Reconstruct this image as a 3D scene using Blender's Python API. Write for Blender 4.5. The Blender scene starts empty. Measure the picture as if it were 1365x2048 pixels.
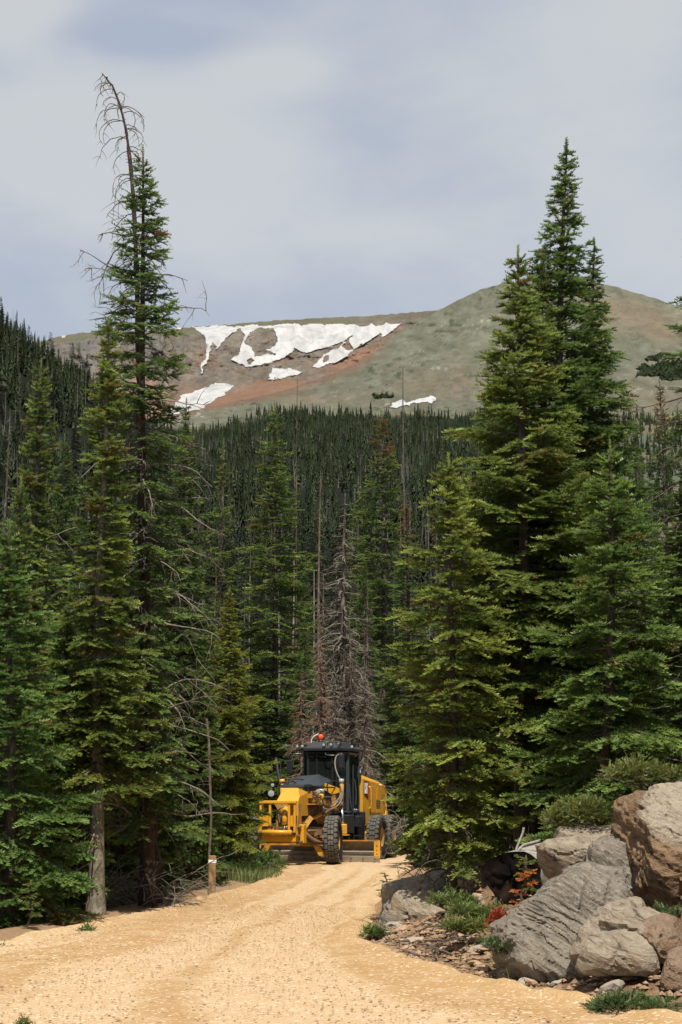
import bpy, math, random
import numpy as np
from mathutils import Vector, Matrix

scene = bpy.context.scene
C = scene.collection
R = math.radians

# ------------------------------------------------------------------ camera
EYE = 1.6
PITCH = math.atan(592 / 3150)
cam_d = bpy.data.cameras.new("camera")
cam_d.sensor_fit = 'VERTICAL'
cam_d.sensor_height = 24.0
cam_d.lens = 24.0 * 3150 / 2048
cam_d.clip_start = 0.1
cam_d.clip_end = 12000
cam = bpy.data.objects.new("camera", cam_d)
C.objects.link(cam)
cam.location = (0, 0, EYE)
cam.rotation_euler = (math.pi / 2 + PITCH, 0, 0)
scene.camera = cam

# ------------------------------------------------------------------ light
SUN_TO = Vector((0.05, -0.50, 0.86)).normalized()
sun_d = bpy.data.lights.new("sun", 'SUN')
sun_d.energy = 5.0
sun_d.angle = R(0.55)
sun_d.color = (1.0, 0.94, 0.84)
sun = bpy.data.objects.new("sun", sun_d)
C.objects.link(sun)
sun.rotation_euler = SUN_TO.to_track_quat('Z', 'Y').to_euler()

world = bpy.data.worlds.new("World")
scene.world = world
world.use_nodes = True


def build_world():
    nt = world.node_tree
    nt.nodes.clear()
    N, L = nt.nodes.new, nt.links.new
    out = N('ShaderNodeOutputWorld')
    bg = N('ShaderNodeBackground')
    bg.inputs['Strength'].default_value = 0.1
    L(bg.outputs[0], out.inputs[0])
    sky = N('ShaderNodeTexSky')
    sky.sky_type = 'NISHITA'
    sky.sun_disc = False
    sky.sun_elevation = math.asin(SUN_TO.z)
    sky.sun_rotation = math.atan2(SUN_TO.x, SUN_TO.y)
    sky.altitude = 3000
    sky.dust_density = 1.5
    tc = N('ShaderNodeTexCoord')
    mp = N('ShaderNodeMapping')
    mp.inputs['Scale'].default_value = (1, 1, 1.9)
    L(tc.outputs['Generated'], mp.inputs[0])

    def noise(scale, detail, rough, dist, seed):
        n = N('ShaderNodeTexNoise')
        n.noise_dimensions = '4D'
        n.inputs['W'].default_value = seed
        n.inputs['Scale'].default_value = scale
        n.inputs['Detail'].default_value = detail
        n.inputs['Roughness'].default_value = rough
        n.inputs['Distortion'].default_value = dist
        L(mp.outputs[0], n.inputs['Vector'])
        return n.outputs['Fac']

    def math_(op, a, b=None, c=None):
        m = N('ShaderNodeMath')
        m.operation = op
        for i, v in enumerate((a, b, c)):
            if v is None:
                continue
            if isinstance(v, (int, float)):
                m.inputs[i].default_value = v
            else:
                L(v, m.inputs[i])
        return m.outputs[0]

    def step(v, a, b):
        m = N('ShaderNodeMapRange')
        m.interpolation_type = 'SMOOTHSTEP'
        L(v, m.inputs['Value'])
        m.inputs['From Min'].default_value = a
        m.inputs['From Max'].default_value = b
        return m.outputs['Result']

    n1 = noise(5.0, 7, 0.55, 0.3, 2.0)
    n2 = noise(2.2, 4, 0.5, 0.2, 7.3)
    n3 = noise(11.0, 8, 0.6, 0.4, 4.1)

    # broad cloud banks standing at fixed bearings in the sky, edges broken by the noise
    def bank(az, el, w, h, amp):
        vec = N('ShaderNodeVectorMath')
        vec.operation = 'SUBTRACT'
        L(tc.outputs['Generated'], vec.inputs[0])
        d = (math.sin(R(az)) * math.cos(R(el)), math.cos(R(az)) * math.cos(R(el)), math.sin(R(el)))
        vec.inputs[1].default_value = d
        sc = N('ShaderNodeVectorMath')
        sc.operation = 'MULTIPLY'
        L(vec.outputs[0], sc.inputs[0])
        sc.inputs[1].default_value = (1 / w, 1 / w, 1 / h)
        ln = N('ShaderNodeVectorMath')
        ln.operation = 'LENGTH'
        L(sc.outputs[0], ln.inputs[0])
        g = math_('MULTIPLY', ln.outputs['Value'], ln.outputs['Value'])
        g = math_('MULTIPLY', g, -1.0)
        g = math_('EXPONENT', g)
        return math_('MULTIPLY', g, amp)

    f = math_('ADD', math_('MULTIPLY', n1, 0.75), math_('MULTIPLY', n2, 0.55))
    f = math_('ADD', f, math_('MULTIPLY', n3, 0.42))
    for b in BANKS:
        f = math_('ADD', f, bank(*b))
    f = step(f, 0.66, 1.18)
    mixc = N('ShaderNodeMix')
    mixc.data_type = 'RGBA'
    mixc.inputs['A'].default_value = (3.35, 3.75, 4.5, 1)    # grey-blue veil
    mixc.inputs['B'].default_value = (4.75, 4.92, 5.05, 1)    # brighter cloud
    L(f, mixc.inputs['Factor'])
    mixs = N('ShaderNodeMix')
    mixs.data_type = 'RGBA'
    mixs.inputs['Factor'].default_value = 0.88
    L(sky.outputs[0], mixs.inputs['A'])
    L(mixc.outputs['Result'], mixs.inputs['B'])
    L(mixs.outputs['Result'], bg.inputs['Color'])


# azimuth, elevation (degrees), half width, half height, strength
BANKS = [(-9.5, 23.4, .11, .043, .62), (-12.6, 27.9, .035, .028, .55), (-7.4, 27.1, .06, .010, -.36), (-2.7, 26.3, .035, .012, .32),
         (1.4, 20.6, .07, .018, .20), (11, 24, .06, .09, .25), (1.0, 24.5, .05, .04, -.12), (-4.5, 28.8, .06, .012, -.15)]
build_world()
scene.view_settings.view_transform = 'Standard'
scene.view_settings.look = 'None'
scene.view_settings.exposure = 0.45
scene.view_settings.gamma = 1.0
scene.view_settings.use_curve_mapping = False
try:
    scene.cycles.max_bounces = 6
    scene.cycles.diffuse_bounces = 3
    scene.cycles.transparent_max_bounces = 4
    scene.cycles.transmission_bounces = 3
    scene.cycles.volume_bounces = 0
except Exception:
    pass

# ------------------------------------------------------------------ helpers
_c, _s = math.cos(PITCH), math.sin(PITCH)


def ae(px, py):
    """bearing and rise (x/y and (z-eye)/y) under which the photograph shows a point"""
    dx = (np.asarray(px, float) - 682.5) / 3150
    dy = (1024 - np.asarray(py, float)) / 3150
    d = _c - dy * _s
    return dx / d, (_s + dy * _c) / d


def at(px, py, D):
    a, e = ae(px, py)
    return Vector((float(a) * D, D, EYE + float(e) * D))


def to_px(x, y, z):
    z = z - EYE
    f = y * _c + z * _s
    u = -y * _s + z * _c
    return 682.5 + 3150 * x / f, 1024 - 3150 * u / f


def _hash(ix, iy, iz, seed):
    h = (ix.astype(np.int64) * 374761393 + iy.astype(np.int64) * 668265263 + iz.astype(np.int64) * 2147483647 + seed * 1274126177) & 0xFFFFFFFF
    h = ((h ^ (h >> 13)) * 1274126177) & 0xFFFFFFFF
    h = h ^ (h >> 16)
    return (h & 0xFFFF) / 65535.0


def vnoise(x, y, z=0.0, seed=0):
    x, y, z = np.broadcast_arrays(np.asarray(x, float), np.asarray(y, float), np.asarray(z, float))
    ix, iy, iz = np.floor(x), np.floor(y), np.floor(z)
    fx, fy, fz = x - ix, y - iy, z - iz
    fx, fy, fz = [t * t * (3 - 2 * t) for t in (fx, fy, fz)]
    r = 0
    for a in (0, 1):
        for b in (0, 1):
            for c in (0, 1):
                w = (fx if a else 1 - fx) * (fy if b else 1 - fy) * (fz if c else 1 - fz)
                r = r + w * _hash(ix + a, iy + b, iz + c, seed)
    return r


def fbm(x, y, z=0.0, oct=4, seed=0, gain=.5):
    s, a, n, f = 0, 1.0, 0, 1.0
    for i in range(oct):
        s = s + a * (vnoise(np.asarray(x) * f, np.asarray(y) * f, np.asarray(z) * f, seed + i) - .5)
        n += a
        a *= gain
        f *= 2.03
    return s / n * 2


def sstep(a, b, x):
    t = np.clip((np.asarray(x, float) - a) / (b - a), 0, 1)
    return t * t * (3 - 2 * t)


def mesh_np(name, v, tris=None, quads=None, smooth=False, attrs=None):
    me = bpy.data.meshes.new(name)
    v = np.asarray(v, np.float32)
    tris = np.zeros((0, 3), np.int32) if tris is None else np.asarray(tris, np.int32)
    quads = np.zeros((0, 4), np.int32) if quads is None else np.asarray(quads, np.int32)
    nt, nq = len(tris), len(quads)
    me.vertices.add(len(v))
    me.vertices.foreach_set("co", v.ravel())
    me.loops.add(nt * 3 + nq * 4)
    me.loops.foreach_set("vertex_index", np.concatenate([tris.ravel(), quads.ravel()]).astype(np.int32))
    me.polygons.add(nt + nq)
    st = np.concatenate([np.arange(nt) * 3, nt * 3 + np.arange(nq) * 4]).astype(np.int32)
    me.polygons.foreach_set("loop_start", st)
    if smooth:
        me.polygons.foreach_set("use_smooth", np.ones(nt + nq, bool))
    else:
        me.polygons.foreach_set("use_smooth", np.zeros(nt + nq, bool))
    me.update(calc_edges=True)
    for k, a in (attrs or {}).items():
        a = np.asarray(a, np.float32)
        if a.ndim == 1:
            at_ = me.attributes.new(k, 'FLOAT', 'POINT')
            at_.data.foreach_set('value', a)
        else:
            if a.shape[1] == 3:
                a = np.hstack([a, np.ones((len(a), 1), np.float32)])
            at_ = me.attributes.new(k, 'FLOAT_COLOR', 'POINT')
            at_.data.foreach_set('color', a.ravel())
    return me


def obj(name, me, mat=None, parent=None, loc=None, rot=None):
    o = bpy.data.objects.new(name, me)
    C.objects.link(o)
    if mat is not None and me is not None:
        if not me.materials:
            me.materials.append(mat)
    if parent is not None:
        o.parent = parent
    if loc is not None:
        o.location = loc
    if rot is not None:
        o.rotation_euler = rot
    return o


def tag(o, label=None, cat=None, group=None, kind=None):
    for k, v in (('label', label), ('category', cat), ('group', group), ('kind', kind)):
        if v:
            o[k] = v
    return o


def empty(name, loc=(0, 0, 0), rz=0.0):
    o = bpy.data.objects.new(name, None)
    o.empty_display_size = .3
    C.objects.link(o)
    o.location = loc
    o.rotation_euler = (0, 0, rz)
    return o


def grid_quads(nr, nc):
    i = np.arange(nr - 1)[:, None] * nc + np.arange(nc - 1)[None, :]
    return np.stack([i, i + 1, i + nc + 1, i + nc], -1).reshape(-1, 4)


def norm(v):
    return v / (np.linalg.norm(v, axis=-1, keepdims=True) + 1e-9)


class Geo:
    def __init__(self):
        self.v, self.t, self.q, self.n, self.a = [], [], [], 0, []

    def add(self, v, t=None, q=None, a=None):
        v = np.asarray(v, float).reshape(-1, 3)
        self.v.append(v)
        if t is not None and len(t):
            self.t.append(np.asarray(t, np.int64) + self.n)
        if q is not None and len(q):
            self.q.append(np.asarray(q, np.int64) + self.n)
        if a is not None:
            self.a.append(a)
        self.n += len(v)

    def tube(self, path, rad, sides=5, cap=False, a=None):
        path = np.asarray(path, float)
        n = len(path)
        rad = np.broadcast_to(np.asarray(rad, float), (n,))
        tg = np.gradient(path, axis=0)
        tg /= np.linalg.norm(tg, axis=1, keepdims=True) + 1e-9
        ref = np.array([0, 0, 1.0]) if abs(tg[:, 2]).mean() < .8 else np.array([1.0, 0, 0])
        s = np.cross(tg, ref)
        s /= np.linalg.norm(s, axis=1, keepdims=True) + 1e-9
        u = np.cross(s, tg)
        th = np.arange(sides) / sides * 2 * math.pi
        ring = s[:, None, :] * np.cos(th)[None, :, None] + u[:, None, :] * np.sin(th)[None, :, None]
        V = path[:, None, :] + ring * rad[:, None, None]
        i = np.arange(n - 1)[:, None] * sides
        j = np.arange(sides)[None, :]
        k = (j + 1) % sides
        q = np.stack([i + j, i + k, i + sides + k, i + sides + j], -1).reshape(-1, 4)
        V = V.reshape(-1, 3)
        t = None
        if cap:
            V = np.vstack([V, path[:1], path[-1:]])
            m = n * sides
            jj = np.arange(sides)
            kk = (jj + 1) % sides
            t = np.concatenate([np.stack([kk, jj, np.full(sides, m)], -1),
                                np.stack([jj + (n - 1) * sides, kk + (n - 1) * sides, np.full(sides, m + 1)], -1)])
        self.add(V, t, q, None if a is None else np.broadcast_to(np.asarray(a, float), (len(V), len(a))))

    def mesh(self, name, smooth=False, attr=None):
        v = np.vstack(self.v) if self.v else np.zeros((0, 3))
        t = np.vstack(self.t) if self.t else None
        q = np.vstack(self.q) if self.q else None
        at_ = {attr: np.vstack(self.a)} if (attr and self.a) else None
        return mesh_np(name, v, t, q, smooth, at_)


# ------------------------------------------------------------------ materials
class NB:
    """small node builder for one material"""

    def __init__(self, name):
        self.m = bpy.data.materials.new(name)
        self.m.use_nodes = True
        self.nt = self.m.node_tree
        self.nt.nodes.clear()
        self.out = self.N('ShaderNodeOutputMaterial')
        self.p = self.N('ShaderNodeBsdfPrincipled')
        self.L(self.p.outputs[0], self.out.inputs[0])

    def N(self, t):
        return self.nt.nodes.new(t)

    def L(self, a, b):
        self.nt.links.new(a, b)

    def put(self, sock, v):
        if isinstance(v, (int, float)):
            sock.default_value = v
        elif isinstance(v, (tuple, list)):
            sock.default_value = tuple(v) + ((1,) if len(v) == 3 and len(sock.default_value) == 4 else ())
        else:
            self.L(v, sock)

    def coord(self, scale=(1, 1, 1), rot=(0, 0, 0), kind='Object'):
        t = self.N('ShaderNodeTexCoord')
        m = self.N('ShaderNodeMapping')
        m.vector_type = 'TEXTURE'
        m.inputs['Scale'].default_value = tuple(1 / q for q in scale)
        m.inputs['Rotation'].default_value = rot
        self.L(t.outputs[kind], m.inputs[0])
        return m.outputs[0]

    def noise(self, vec, scale, detail=5, rough=.55, dist=0):
        n = self.N('ShaderNodeTexNoise')
        self.L(vec, n.inputs['Vector'])
        n.inputs['Scale'].default_value = scale
        n.inputs['Detail'].default_value = detail
        n.inputs['Roughness'].default_value = rough
        n.inputs['Distortion'].default_value = dist
        return n.outputs['Fac']

    def voro(self, vec, scale, feature='F1', out='Distance'):
        n = self.N('ShaderNodeTexVoronoi')
        n.feature = feature
        self.L(vec, n.inputs['Vector'])
        n.inputs['Scale'].default_value = scale
        return n.outputs[out]

    def step(self, v, a, b, lo=0.0, hi=1.0):
        m = self.N('ShaderNodeMapRange')
        m.interpolation_type = 'SMOOTHSTEP'
        self.L(v, m.inputs['Value'])
        for k, x in (('From Min', a), ('From Max', b), ('To Min', lo), ('To Max', hi)):
            m.inputs[k].default_value = x
        return m.outputs['Result']

    def mix(self, f, a, b, mode='MIX'):
        m = self.N('ShaderNodeMix')
        m.data_type = 'RGBA'
        m.blend_type = mode
        self.put(m.inputs['Factor'], f)
        self.put(m.inputs['A'], a)
        self.put(m.inputs['B'], b)
        return m.outputs['Result']

    def math(self, op, a, b):
        m = self.N('ShaderNodeMath')
        m.operation = op
        self.put(m.inputs[0], a)
        self.put(m.inputs[1], b)
        return m.outputs[0]

    def attr(self, name, out='Fac'):
        n = self.N('ShaderNodeAttribute')
        n.attribute_name = name
        return n.outputs[out]

    def bump(self, h, strength=.5, dist=.02, prev=None):
        b = self.N('ShaderNodeBump')
        b.inputs['Strength'].default_value = strength
        b.inputs['Distance'].default_value = dist
        self.L(h, b.inputs['Height'])
        if prev is not None:
            self.L(prev, b.inputs['Normal'])
        return b.outputs[0]

    def fin(self, color=None, rough=.9, normal=None, spec=.3, metal=0.0):
        if color is not None:
            self.put(self.p.inputs['Base Color'], color)
        self.put(self.p.inputs['Roughness'], rough)
        self.p.inputs['Specular IOR Level'].default_value = spec
        self.p.inputs['Metallic'].default_value = metal
        if normal is not None:
            self.L(normal, self.p.inputs['Normal'])
        return self.m


def simple(name, col, rough=.6, spec=.3, metal=0, var=.25, scale=6, dirt=None, dirt_amt=(.5, .75)):
    b = NB(name)
    co = b.coord()
    n = b.noise(co, scale, 5)
    c = b.mix(n, [x * (1 - var) for x in col], [min(1, x * (1 + var)) for x in col])
    if dirt:
        d = b.noise(co, scale * .55, 8, .65, .3)
        c = b.mix(b.step(d, *dirt_amt), c, dirt)
    return b.fin(c, rough, None, spec, metal)


def foliage_mat(name, base, tipc, trans=.22):
    b = NB(name)
    co = b.coord()
    sp = b.N('ShaderNodeSeparateColor')
    b.L(b.attr('leaf', 'Color'), sp.inputs[0])
    tip, brown, rnd = sp.outputs[0], sp.outputs[1], sp.outputs[2]
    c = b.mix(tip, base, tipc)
    n = b.noise(co, 1.3, 3)
    c = b.mix(b.step(n, .35, .7), c, [base[0] * 1.25, base[1] * 1.2, base[2] * .9])
    oi = b.N('ShaderNodeObjectInfo')
    c = b.mix(1.0, c, oi.outputs['Color'], 'MULTIPLY')
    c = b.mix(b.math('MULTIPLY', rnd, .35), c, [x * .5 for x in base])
    c = b.mix(brown, c, (.20, .085, .035))
    b.put(b.p.inputs['Base Color'], c)
    b.p.inputs['Roughness'].default_value = .5
    b.p.inputs['Specular IOR Level'].default_value = .35
    tr = b.N('ShaderNodeBsdfTranslucent')
    b.L(c, tr.inputs[0])
    ms = b.N('ShaderNodeMixShader')
    ms.inputs[0].default_value = trans
    b.L(b.p.outputs[0], ms.inputs[1])
    b.L(tr.outputs[0], ms.inputs[2])
    b.L(ms.outputs[0], b.out.inputs[0])
    return b.m


def bark_mat(name, c1, c2, c3, patch=(.55, .65)):
    b = NB(name)
    co = b.coord((1, 1, .35))
    n = b.noise(co, 16, 7, .65, .4)
    c = b.mix(b.step(n, .35, .65), c1, c2)
    n2 = b.noise(co, 4.0, 5, .6, .6)
    c = b.mix(b.step(n2, *patch), c, c3)
    h = b.noise(co, 38, 6, .7)
    return b.fin(c, .95, b.bump(b.math('ADD', n, h), .9, .03), .1)


M = {}
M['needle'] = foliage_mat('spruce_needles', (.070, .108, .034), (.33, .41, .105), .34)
M['far_tree'] = foliage_mat('far_needles', (.028, .038, .019), (.055, .068, .030), .12)
M['shrub'] = foliage_mat('shrub_leaves', (.07, .12, .035), (.17, .23, .06), .25)
M['bark'] = bark_mat('spruce_bark', (.055, .042, .034), (.115, .088, .07), (.17, .15, .125))
M['bark_red'] = bark_mat('flaking_red_bark', (.038, .029, .024), (.080, .056, .043), (.20, .085, .048), (.58, .66))
M['bark_grey'] = bark_mat('grey_lichened_bark', (.12, .10, .072), (.23, .205, .155), (.32, .30, .245))
M['dead_wood'] = bark_mat('weathered_dead_wood', (.15, .128, .102), (.26, .23, .19), (.115, .085, .06))
M['twig_dark'] = bark_mat('dark_twigs', (.085, .065, .048), (.16, .128, .10), (.22, .19, .155))
# ================================================================== the land
RY_R = [(2, 3.6), (9, 3.4), (12.9, 2.68), (14.44, 1.84), (15.7, 1.28), (18.05, .65), (20.1, .36), (23.6, .45), (30.3, .80), (40.7, 1.55),
        (46, 2.3), (52, 3.6), (60, 6.2), (70, 11), (80, 17)]
RY_L = [(2, -9), (12, -8.5), (15, -6.6), (17.75, -5.1), (19.9, -4.18), (22.0, -3.82), (26.1, -3.08), (29.95, -2.42), (36, -1.85), (42.4, -1.75),
        (48, -2.5), (54, -2.2), (60, 0.2), (70, 5), (80, 11)]


def x_r(y):
    return np.interp(y, [p[0] for p in RY_R], [p[1] for p in RY_R])


def x_l(y):
    return np.interp(y, [p[0] for p in RY_L], [p[1] for p in RY_L])


E_Y = [0, 62, 85, 110, 160, 250, 400, 600, 800, 950, 1050, 1500]
E_V = [0, 0, .012, .04, .095, .150, .199, .229, .242, .2507, .2520, .215]
LH_A = [-.30, -.222, -.190, -.158, -.147, -.135, -.105]
_lh = [0.345, .303, .282, .259, .250, .238, .201]
LH_E = [max(0, v - .201) for v in _lh]


def ground(x, y):
    x, y = np.broadcast_arrays(np.asarray(x, float), np.asarray(y, float))
    dl = x_l(y) - x
    dr = x - x_r(y)
    near = 1 - sstep(70, 100, y)
    n = fbm(x * .5, y * .5, 0, 3, 11)
    n2 = fbm(x * 2.3, y * 2.3, 0, 3, 17)
    zl = sstep(0, .35, dl) * (.03 + .015 * n2) - .95 * sstep(.35, 3.6, dl) + .10 * n * sstep(1.6, 4, dl)
    bank = 1 - .85 * sstep(31, 41, y)
    zr = (sstep(0, .5, dr) * (.07 + .05 * n2) + .48 * sstep(.3, 1.9, dr) + .62 * sstep(1.3, 3.2, dr)) * bank + .10 * n * sstep(1, 3, dr)
    inside = sstep(-.35, 0.02, np.maximum(dl, dr))
    z = np.where(dl > 0, zl, np.where(dr > 0, zr, 0))
    z = z - .10 * (1 - inside)
    # low verge in the inside of the bend, bottom left of the view
    v = sstep(-2.1, -2.8, x + .25 * n2) * sstep(12.9, 12.2, y + .3 * n2)
    z = z + v * .16
    z = z * near
    far = np.interp(y, E_Y, E_V)
    a = x / np.maximum(y, 1)
    lh = np.interp(a, LH_A, LH_E) * sstep(120, 400, y) * (1 - sstep(430, 620, y))
    e = far + lh - .010 * sstep(-.040, -.095, a) * sstep(450, 850, y)
    fn = sstep(70, 160, y)
    z = z + e * y + fn * (EYE + .006 * y * fbm(x / 28, y / 28, 0, 4, 5)) + (1 - near) * .4 * n
    return z


def gz(x, y):
    return float(ground(x, y))


# ground sheet: fine near the camera, reaching past the tree line
_rows = [-60, -30, -15, -7, -3, 0, 2]
yy = 3.0
while yy < 1500:
    _rows.append(yy)
    yy *= 1.023
    if yy < 45:
        yy = min(yy, _rows[-1] + .22)
_rows = np.array(_rows)
_u = np.linspace(-1, 1, 201)
_u = np.sign(_u) * np.abs(_u) ** 1.15
_hw = np.where(_rows < 45, 13 + .1 * np.maximum(_rows, 0), 17.5 + .42 * (_rows - 45))
_hw = np.maximum(_hw, 12)
GX = _hw[:, None] * _u[None, :]
GY = np.broadcast_to(_rows[:, None], GX.shape)
GZ = ground(GX, GY)
dout = np.maximum(x_l(GY) - GX, GX - x_r(GY))
nn = fbm(GX * 1.1, GY * 1.1, 0, 4, 3)
dirt = (1 - sstep(.5, 2.3, dout + .9 * nn)) * (GY < 75)
A_ = GX / np.maximum(GY, 1)
tund = sstep(.150, .19, A_ + .02 * fbm(GX / 40, GY / 40, 0, 4, 8)) * sstep(160, 300, GY) + sstep(930, 990, GY + 30 * fbm(GX / 60, GY / 60, 0, 3, 9))
tund = np.clip(tund, 0, 1)
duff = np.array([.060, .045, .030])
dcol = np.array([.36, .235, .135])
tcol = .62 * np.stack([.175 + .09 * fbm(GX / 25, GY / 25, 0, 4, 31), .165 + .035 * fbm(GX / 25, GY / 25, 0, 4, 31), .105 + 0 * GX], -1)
gc = (duff[None, None] + (np.array([.012, .015, .010]) - duff) * sstep(60, 150, GY)[..., None]) * (1 + .5 * nn[..., None])  # far forest floor goes near black: shade between the trees, painted in
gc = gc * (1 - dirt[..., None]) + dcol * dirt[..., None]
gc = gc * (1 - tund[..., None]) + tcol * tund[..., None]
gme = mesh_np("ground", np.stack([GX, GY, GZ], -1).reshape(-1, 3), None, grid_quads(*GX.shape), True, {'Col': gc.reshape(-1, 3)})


def ground_mat():
    b = NB('ground_soil')
    co = b.coord()
    n = b.noise(co, 9, 8, .7)
    n2 = b.noise(co, 42, 5, .7)
    c = b.mix(b.step(n, .3, .7), b.attr('Col', 'Color'), (.5, .5, .5), 'MULTIPLY')
    c = b.mix(.55, b.attr('Col', 'Color'), c)
    return b.fin(c, 1, b.bump(b.math('ADD', n, n2), .8, .05), .05)


M['ground'] = ground_mat()
g_o = obj("ground", gme, M['ground'])
tag(g_o, kind='structure')

# ------------------------------------------------------------------ gravel road
ry = [2.0]
while ry[-1] < 78:
    ry.append(ry[-1] + max(.055, ry[-1] * .005))
ry = np.array(ry)
NCOL = 120
uu = np.linspace(0, 1, NCOL)
el = x_l(ry) - .18 + .16 * fbm(ry * .9, ry * 0, 0, 4, 21)
er = x_r(ry) + .18 + .18 * fbm(ry * .9, ry * 0, 7, 4, 22)
RX = el[:, None] * (1 - uu) + er[:, None] * uu
RYY = np.broadcast_to(ry[:, None], RX.shape)
edge = np.minimum(RX - el[:, None], er[:, None] - RX)
z = -.12 * (1 - sstep(0, .30, edge))
z = z + .016 * fbm(RX * 1.2, RYY * 1.2, 0, 3, 41) + .012 * fbm(RX * 7, RYY * 7, 0, 2, 42)
trk = fbm(uu[None, :] * 11 + .6 * fbm(RX * .3, RYY * .3, 0, 2, 5), RYY * .055, 0, 4, 77, .6)
z = z + .028 * trk
# a low windrow of loose gravel the blade has left along the edges
z = z + .05 * np.exp(-((edge - .42) / .16) ** 2) * (1 + fbm(RX * 3, RYY * 3, 0, 3, 44))
rme = mesh_np("gravel_road", np.stack([RX, RYY, z], -1).reshape(-1, 3), None, grid_quads(*RX.shape), True,
              {'track': np.clip(.5 + .9 * trk, 0, 1).ravel(), 'edge': sstep(1.1, .1, edge + .5 * fbm(RX, RYY, 0, 3, 9)).ravel()})


def road_mat():
    b = NB('tan_crushed_gravel')
    co = b.coord()
    v = b.voro(co, 34, 'F1', 'Color')
    vd = b.voro(co, 34)
    sp = b.N('ShaderNodeSeparateColor')
    b.L(v, sp.inputs[0])
    n = b.noise(co, 2.2, 6, .6, .4)
    n3 = b.noise(co, 70, 4, .7)
    t = b.attr('track')
    c = b.mix(b.step(t, .30, .78), (.455, .322, .188), (.35, .216, .098))
    c = b.mix(b.math('MULTIPLY', b.step(n, .42, .72), .55), c, (.485, .36, .228))
    c = b.mix(b.math('MULTIPLY', b.attr('edge'), .5), c, (.44, .29, .145))
    c = b.mix(b.step(sp.outputs[0], .72, .95, 0, .32), c, (.345, .225, .115))
    c = b.mix(b.step(sp.outputs[1], .85, .97, 0, .6), c, (.66, .54, .39))
    h = b.math('ADD', b.math('MULTIPLY', vd, -1.2), b.math('MULTIPLY', n3, .6))
    return b.fin(c, 1, b.bump(h, .55, .025), .05)


M['road'] = road_mat()
tag(obj("gravel_road", rme, M['road']), kind='structure')


def road_z(x, y):
    return 0.012


# ------------------------------------------------------------------ mountains
def crest(pts):
    a, e = ae([p[0] for p in pts], [p[1] for p in pts])
    return lambda q: np.interp(q, a, e)


A_crest = crest([(-400, 760), (0, 700), (60, 688), (105, 676), (140, 669), (200, 662), (300, 660), (370, 655), (450, 650), (560, 640), (700, 634), (800, 627),
                 (875, 621), (960, 619), (1400, 640)])
B_crest = crest([(250, 850), (400, 818), (480, 801), (560, 783), (640, 757), (700, 733), (760, 697), (810, 657), (875, 622), (920, 599), (960, 580), (1000, 568),
                 (1040, 563), (1100, 562), (1180, 565), (1230, 573), (1300, 593), (1365, 616), (1500, 668), (1800, 780)])
PROF_A = ([0, .30, .48, .60, .80, .93, 1.0], [1550, 1900, 2120, 2200, 2270, 2330, 2520])

SC = .4103
SNOW = [
    [(88, 128), (250, 127), (450, 121), (600, 117), (740, 119), (810, 113), (905, 117), (925, 132), (985, 112), (1000, 128), (1035, 117), (1132, 112), (1090, 150),
     (1035, 183), (1034, 160), (985, 190), (940, 220), (900, 242), (880, 265), (800, 312), (745, 331), (690, 333), (730, 290), (760, 255), (835, 228), (840, 205),
     (890, 172), (870, 200), (760, 232), (700, 250), (660, 262), (610, 238), (590, 262), (540, 292), (500, 306), (430, 316), (370, 324), (295, 293), (330, 268),
     (347, 215), (362, 170), (345, 143), (300, 162), (262, 205), (226, 247), (212, 205), (200, 235), (190, 285), (170, 315), (160, 362), (150, 368), (155, 320),
     (180, 262), (187, 218), (165, 180), (125, 142)],
    [(480, 390), (500, 325), (560, 335), (655, 345), (625, 365), (555, 385)],
    [(-20, 560), (30, 500), (60, 465), (150, 435), (240, 402), (320, 416), (250, 470), (165, 522), (90, 560)],
]
HOLES = [[(362, 207), (395, 155), (440, 136), (508, 135), (527, 200), (512, 228), (470, 245), (515, 262), (470, 264), (412, 272), (405, 232)],
         [(372, 300), (395, 280), (412, 292), (385, 312)], [(840, 225), (870, 200), (895, 240), (860, 250)], [(745, 295), (775, 262), (775, 292), (752, 302)]]
SNOW = [[(340 + x * SC, 600 + y * SC) for x, y in p] for p in SNOW]
HOLES = [[(340 + x * SC, 600 + y * SC) for x, y in p] for p in HOLES]
SNOW_B = [[(340 + x * SC, 600 + y * SC) for x, y in p] for p in
          [[(1062, 522), (1085, 497), (1130, 488), (1160, 497), (1230, 475), (1300, 469), (1306, 488), (1270, 500), (1180, 506), (1100, 524)]]]


def inpoly(px, py, poly):
    r = np.zeros(np.shape(px), bool)
    n = len(poly)
    for i in range(n):
        x1, y1 = poly[i]
        x2, y2 = poly[(i + 1) % n]
        c = ((y1 > py) != (y2 > py)) & (px < (x2 - x1) * (py - y1) / ((y2 - y1) or 1e-9) + x1)
        r ^= c
    return r


def snow_mask(px, py, polys, holes=()):
    jx = px + 5 * fbm(px / 9, py / 7, 0, 3, 61)
    jy = py + 5 * fbm(px / 9, py / 7, 3, 3, 62)
    m = np.zeros(np.shape(px), bool)
    for p in polys:
        m |= inpoly(jx, jy, p)
    for p in holes:
        m &= ~inpoly(jx, jy, p)
    # crumbs of rock showing through towards the lower rim
    return m


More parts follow.
